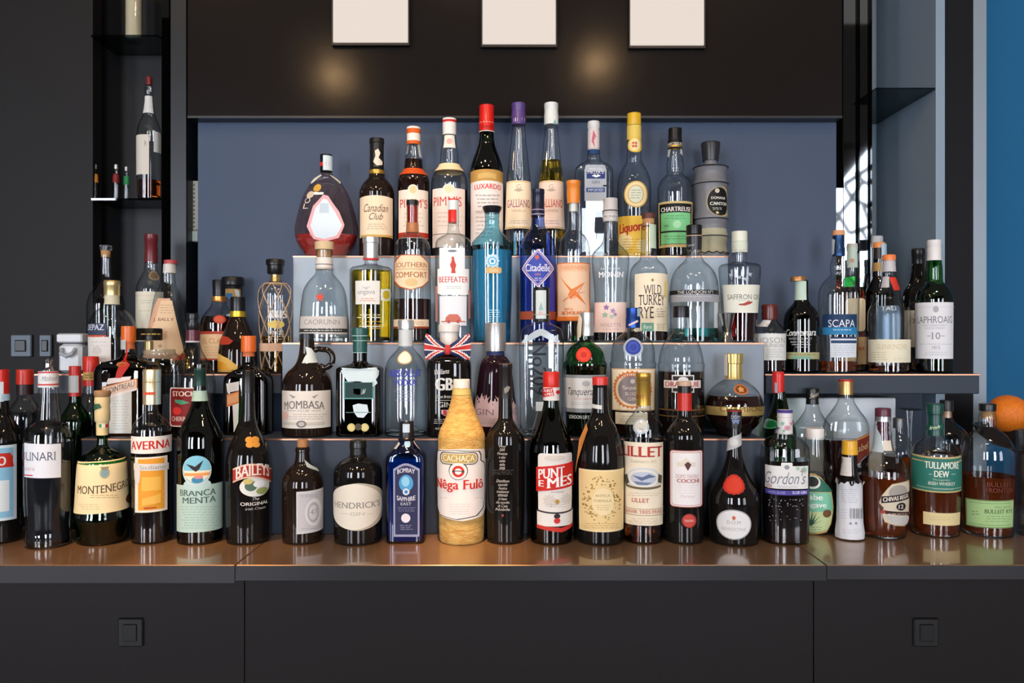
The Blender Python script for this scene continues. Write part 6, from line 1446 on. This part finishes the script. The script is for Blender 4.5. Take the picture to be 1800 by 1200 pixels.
b = B('whisky_bottle', 'bottle with ribbed grey cap at the back of the niche before the mirror', 1541, 1.862, ZSH,
      [(434, 8), (455, 9), (480, 12), (500, 18), (640, 19)], 'clear', GS); b.cap([(415, 10.6), (417, 11.2), (434, 11.2)], plastic('#b4b8bc'), ridge=(30, .02))
b = B('whisky_bottle', 'nearly empty clear whisky bottle with orange cap and wide cream label', 1562.5, 1.69, ZSH,
      [(478, 12.5), (490, 14), (504, 18), (516, 20.5), (524, 22), (530, 27), (537, 33), (546, 37), (556, 38.5), (640, 38)], 'clear', GS, heel=True); b.liq(641, 'amber', k=.94)
b.cap([(448, 12), (450, 12.8), (458, 12.4)], plastic('#e07e44')); b.cap([(458, 11.6), (478, 13)], pbr('grey_film', '#b9b6b8', .35), 'neck_wrap'); l = b.lab('red_tag', .0003); l.poly([(1563, 487), (1574, 487), (1579, 509), (1568, 510)], '#c23426', 4); l.rect(1551, 486, 1563, 505, '#b9b6b8', 6, 4)
l = b.lab('blue_print'); l.rrect(1541, 537, 1583, 596, 4, pbr('rear_bottle_tint', '#7fa6c8', .3, trans=.75)); l.text('TALI', 1562, 542, 26, 6, '#c9d6e0')  # tint and letters on the front wall stand in for a blue-labelled bottle behind
l = b.lab(); l.rect(1526, 596.5, 1600.5, 637, '#e2dcc2'); l.text('GLENKINCHIE', 1567, 609, 54, 9, '#cbbf9c', serif=True); l.fine(1530, 617, 1560, 634, 4, '#bdb08c', .9); l.fine(1568, 628, 1598, 634, 2, '#cbbf9c', .8)
b = B('whisky_bottle', 'black bottle with black capsule standing behind the white-capped green one', 1614, 1.78, ZSH,
      [(462, 11), (478, 13), (490, 14.5), (498, 17), (508, 24), (520, 28.5), (535, 29.5), (640, 29)], 'black', GS)
b.cap([(437, 12), (439, 12.6), (450, 12.4), (451, 11.6), (464, 12)], plastic('#1d1c1e'))
l = b.lab(); l.rect(1590, 545, 1640, 610, '#cfc6b2'); l.text('7', 1607, 564, 6, 8, '#4a443c')
b = B('whisky_bottle', 'dark green whisky bottle with white capsule and tall white label', 1642, 1.69, ZSH,
      [(456, 13), (472, 15), (486, 15.5), (494, 16), (500, 20), (508, 27), (517, 32), (528, 34.5), (640, 34)], 'green', GS); b.liq(500, pbr('liquid_green_black', (.006, .008, .005), .1), k=.975)
b.cap([(422, 12.8), (424, 13.2), (433, 13), (434, 12.4), (436, 12.4), (437, 13.2), (447, 12.8), (458, 13.6)], plastic('#dcdbd9'))
l = b.lab(); l.rect(1609, 531, 1675.5, 630.5, '#dedfe2'); l.ell(1645, 543, 5, 6, '#a9abb0'); l.text('LAPHROAIG', 1643, 561.5, 60, 12, '#74767c', serif=True); l.text('ISLAY SINGLE MALT', 1643, 571.5, 40, 3.4, '#a4a6ab'); l.text('SCOTCH WHISKY', 1643, 576.5, 34, 3.4, '#a4a6ab'); l.text('10', 1645, 590, 15, 12, '#84868c', serif=True); l.rect(1630, 589.5, 1636, 591, '#a4a6ab', 4, 1); l.rect(1654, 589.5, 1660, 591, '#a4a6ab', 4, 1); l.fine(1614, 603, 1672, 606, 1, '#b4b6ba', .9); l.text('1815', 1645, 610.5, 14, 5.5, '#94969c', serif=True); l.fine(1622, 617, 1668, 625, 2, '#b4b6ba', .9); l.rect(1609, 539, 1676, 539.6, '#c4c6ca', 16, 1)

# ------------------------------------------------------------------ rum shelf
GL2 = 'bottles on the dark side shelf'
b = B('rum_bottle', 'clear bottle with crystal stopper over a cork, behind the cream-capped rum', 186, 1.785, ZSH,
      [(448, 9.5), (475, 10.5), (490, 12), (500, 16), (512, 25), (524, 31.5), (538, 34), (640, 34)], 'clear', GL2)
b.cap([(431, 10), (433, 11.5), (440, 10.6)], HEEL, 'stopper', ridge=(8, .05)); b.cap([(440, 9), (452, 8.4)], pbr('cork', '#b98d5c', .7), 'cork')
b = B('rum_bottle', 'clear rum bottle with cream-gold cap and white and navy label', 197, 1.68, ZSH,
      [(534, 13), (539, 18), (546, 28), (556, 36), (568, 41), (580, 42.5), (645, 42)], 'clear', GL2, heel=True)
b.cap([(493, 14.5), (495, 15.2), (503, 15.2), (504, 14.6), (519, 14.6)], foil('#dcc48a')); b.band(519, 535, '#d9d4b4', 'neck_band'); 
l = b.lab('navy_label'); l.rect(155, 568, 187, 590, '#3a4458'); l.text('DEPAZ', 169, 575, 28, 10, '#c9d0d8', bold=.03); l.rect(155, 589, 187, 591.5, '#d8552a', 8, 1)
l = b.lab(); l.rect(155, 592, 195, 636, '#e4ded6'); l.fine(160, 598, 188, 610, 2, '#c4bdb4'); l.ell(171, 616, 8, 8, '#cfc8be'); l.fine(160, 624, 188, 632, 2, '#c4bdb4')
b = B('rum_bottle', 'clear bottle with long dark red capsule and cream label behind the triangular bottle', 266, 1.74, ZSH,
      [(460, 12), (474, 12.5), (484, 17), (494, 23), (504, 26.5), (515, 27.5), (640, 27)], 'clear', GL2)
b.cap([(412, 12), (424, 12.2), (425, 11.4), (462, 12)], plastic('#6a2226'), 'capsule')
l = b.lab('wax_seal', .0005); l.star(270, 484, 9, '#8d7a62', 14, .88); l.ell(270, 484, 6, 6, '#6b5a48')
l = b.lab(); l.rect(238.5, 512, 287, 600, '#ddd6c0'); l.fine(244, 526, 280, 534, 2, '#b9b09a', 1); l.fine(244, 544, 272, 548, 1, '#b9b09a', 1); l.rect(240, 519, 286, 520, '#cdc4a8', 14, 1)
b = B('rum_bottle', 'triangular clear rum bottle with tan label and pale red cap', 295, 1.68, ZSH,
      [(478, 12), (500, 13.5), (508, 16), (514, 19), (560, 27), (600, 33.5), (636, 38), (645, 38)], 'clear', GL2, n=3.2, dep=1, neck=508); b.liq(614, 'gold')
b.cap([(457, 11.8), (459, 12.4), (464, 12.2)], pbr('red_wax_cap', '#b0484c', .4), dx=5); b.cap([(464, 11.2), (480, 12.2)], pbr('clear_collar', '#cfcdc4', .3), 'neck_collar', dx=3)
l = b.lab(); l.poly([(279, 524), (306, 524), (311, 560), (319, 610), (324, 626), (316, 632), (256, 628), (262, 590), (272, 545)], '#d9a888'); l.poly([(281, 528), (304, 528), (309, 560), (316, 606), (318, 622), (262, 622), (268, 588), (276, 548)], '#e3c39c'); l.text('J. BALLY', 288, 562, 36, 7, '#7d4a3a', bold=.01, serif=True); l.fine(280, 534, 304, 552, 4, '#b98f72', .9); l.fine(272, 576, 306, 584, 2, '#c9a584', .9); l.star(282, 608, 5, '#b98f62', 5); l.poly([(318, 620), (325, 624), (320, 632), (300, 634)], '#c8552e', 3)
b = B('liqueur_bottle', 'squat amber bottle with black cap, gold collar and red-topped cream label', 385, 1.72, ZSH,
      [(528, 12), (538, 15), (548, 23), (558, 30), (570, 33), (645, 33)], 'clear', GL2); b.liq(556, 'amber', k=.96)
b.cap([(492, 11.3), (494, 11.8), (520, 11.2)], plastic('#14151a')); b.band(521, 530, foil('#c98a4a'), 'collar', .001) 
l = b.lab('red_seal', .0005); l.ell(386, 561, 11, 7.5, '#b0402a'); l.ell(386, 561, 8, 5, '#c2543c')
l = b.lab(); l.rect(352, 582, 418, 632, '#dcb88c'); l.rect(352, 582, 418, 587, '#a83a22', 20, 1); l.text('EL CLAN', 377, 599, 40, 9, '#b98a5c', serif=True); l.fine(358, 608, 408, 626, 4, '#c29a70', .9); l.rect(352, 630, 418, 633, '#a83a22', 20, 1)
b = B('liqueur_bottle', 'clear bottle with wide flat black lid and gold-blue neck print by the slate panel', 409, 1.786, ZSH,
      [(502, 14), (525, 15), (540, 19), (555, 22), (640, 22)], 'clear', GL2)
b.cap([(487, 19), (489, 20), (501, 19.5), (503, 16), (508, 15)], plastic('#1a1a1c'), 'lid'); b.band(508, 524, '#a98a52', 'neck_band'); l = b.lab('neck_print', .0009); l.rect(398, 515, 408, 523, '#2f6a9c', 5, 2); l.poly([(412, 508), (420, 510), (420, 524), (414, 522)], '#c9d2d4', 2)
b = B('liqueur_bottle', 'dark orange-liqueur bottle with black cap, yellow ring and orange-slice label', 418, 1.67, ZSH,
      [(546, 13.3), (556, 14), (563, 16), (574, 21), (588, 27), (604, 32), (620, 34.5), (645, 35)], 'brownblack', GL2)
b.cap([(522, 13.2), (524, 13.6), (546, 13.4)], plastic('#131316')); b.band(547, 557, foil('#d9b83c'), 'yellow_ring', .0008)
l = b.lab('wax_seal', .0006); l.poly([(380, 597), (390, 590), (402, 592), (410, 599), (406, 605), (394, 606), (386, 603), (379, 608)], '#b03a20', 3)
l = b.lab(); l.poly([(383, 622), (394, 622), (408, 630), (418, 643), (416, 660), (382, 660)], '#e3b45a', 6); l.poly([(383, 634), (396, 636), (405, 648), (383, 650)], '#e39a2a', 4); l.rect(384, 650, 412, 658, '#c9832a')
b = B('rum_bottle', 'clear waisted bottle wrapped in a gold net, with black stopper', 484, 1.66, ZSH,
      [(482, 8), (492, 9), (497, 16), (501, 22), (508, 27), (518, 29.3), (535, 29.5), (560, 28), (590, 26.5), (620, 26), (645, 25)], 'clear', GL2); b.liq(590, 'gold', k=.92)
b.cap([(456, 16), (458, 17), (466, 16.6), (467, 14.5), (480, 14.5), (482, 13)], plastic('#131416'), 'stopper'); b.cap([(482, 8), (495, 8.6)], foil('#c9a258'), 'cork')
NET = pbr('gold_net', '#c9a888', .5, metal=.3)
mb = MB()
z0, z1 = b.zz(648), b.zz(499)
for s_ in (-1, 1):
    for q in range(7):
        pts = []
        for i in range(40):
            u = i / 39
            z = z0 + (z1 - z0) * u
            t = s_ * u * 2.6 + 2 * pi * q / 7
            r = b.R(z) + .0009
            pts.append((r * sin(t), -r * cos(t), z))
        mb.tube(pts, .0009, NET, 4)
r = b.R(b.zz(499)) + .001
mb.tube([(r * sin(2 * pi * i / 30), -r * cos(2 * pi * i / 30), z1) for i in range(30)], .0018, NET, 5, True)
mb.build('gold_net', b.root)
b.band(603, 617, '#d0a98c', 'gold_band', .0022)
l = b.lab('white_print'); l.text('IBIS', 488, 552, 34, 14, '#cfd0cc', bold=.04); l.ell(485, 570, 15, 7, '#cdb464'); l.fine(468, 580, 502, 598, 4, '#b9a888', 1)

# white plastic canister at the end of the rum shelf
d = 1.69
o = tag(empty('plastic_canister', (px(131, d), d, ZSH)), 'white plastic canister with grip handle on the rum shelf end', 'canister')
w = (px(154, d) - px(109, d)) / 2; h = pz(586, d) - ZSH
PLW = pbr('canister_white', '#d2d6d8', .4)
MB().box(-w * .9, w * .9, -.02, .02, 0, h * .74, PLW, .006).build('canister_body', o)
MB().box(-w, w, -.022, .022, h * .76, h, PLW, .003).build('lid', o)
mb = MB(); mb.tube([(-w * .5, -.021, h * .62), (-w * .45, -.03, h * .5), (0, -.032, h * .42), (w * .45, -.03, h * .5), (w * .5, -.021, h * .62)], .004, pbr('canister_grey', '#9aa2a6', .4), 8).build('grip_handle', o)

# bottles and miniatures on the glass niche shelves
zg = pz(348, 1.84)
b = B('rum_bottle', 'tall clear bottle with dark red stopper on the glass niche shelf', 262, 1.875, zg,
      [(150, 6.5), (160, 8), (168, 7), (195, 9.5), (205, 12), (215, 17), (228, 21), (245, 22.5), (340, 22)], 'clear', 'bottles on the glass niche shelves', heel=True); b.liq(318, 'amber', k=.93)
b.cap([(135, 5.4), (137, 6), (150, 5.6)], plastic('#6a2028'), 'stopper')
l = b.lab('neck_label'); l.rect(254, 168, 268, 198, '#cfd2d0', 8, 4)
l = b.lab(); l.rect(238, 236, 262, 306, '#cfcbbf'); l.rect(270, 232, 283, 268, '#d4dad8'); l.text('R', 256, 252, 5, 9, '#8d8a84', serif=True)
zh = pz(61, 1.84)
b = B('rum_bottle', 'pale frosted cylinder bottle on the high glass shelf, top out of view', 235, 1.89, zh,
      [(-120, 6), (-60, 8), (-45, 14), (-30, 15.5), (80, 15.5)], 'clear', 'bottles on the glass niche shelves', heel=True); b.liq(-40, pbr('cream_liquid', '#c9bfa4', .35))
b.cap([(-135, 8), (-118, 8)], plastic('#2a2622'))
mini = None
for cx, col, dd, lb in ((167, '#b87a22', 1.875, 'miniature bottle with amber neck label on the glass shelf'), (204, '#7a2226', 1.875, 'miniature bottle with dark red neck label on the glass shelf'), (222, '#2f8a54', 1.90, 'miniature bottle with green neck label on the glass shelf')):
    if mini is None:
        b = B('miniature_bottle', lb, cx, dd, zg, [(296, 3.2), (304, 3.5), (308, 5), (320, 5.6), (345, 5.6)], 'clear', 'miniatures on the glass shelf')
        b.cap([(289, 3.6), (297, 3.8)], foil('#b9bcbe'), 'cap')
        b.band(306, 321, col, 'neck_label'); mini = b.root
    else:
        r = mini.copy(); COL.objects.link(r); r.location = ((cx - 900) / F * dd, dd, zg); tag(r, lb, 'bottle', 'miniatures on the glass shelf')
        for ch in list(mini.children):
            c = ch.copy(); c.parent = r; COL.objects.link(c)
            if ch.name.startswith('neck_label'):
                c.data = ch.data.copy(); c.data.materials[0] = paint(col)

finish_labels()
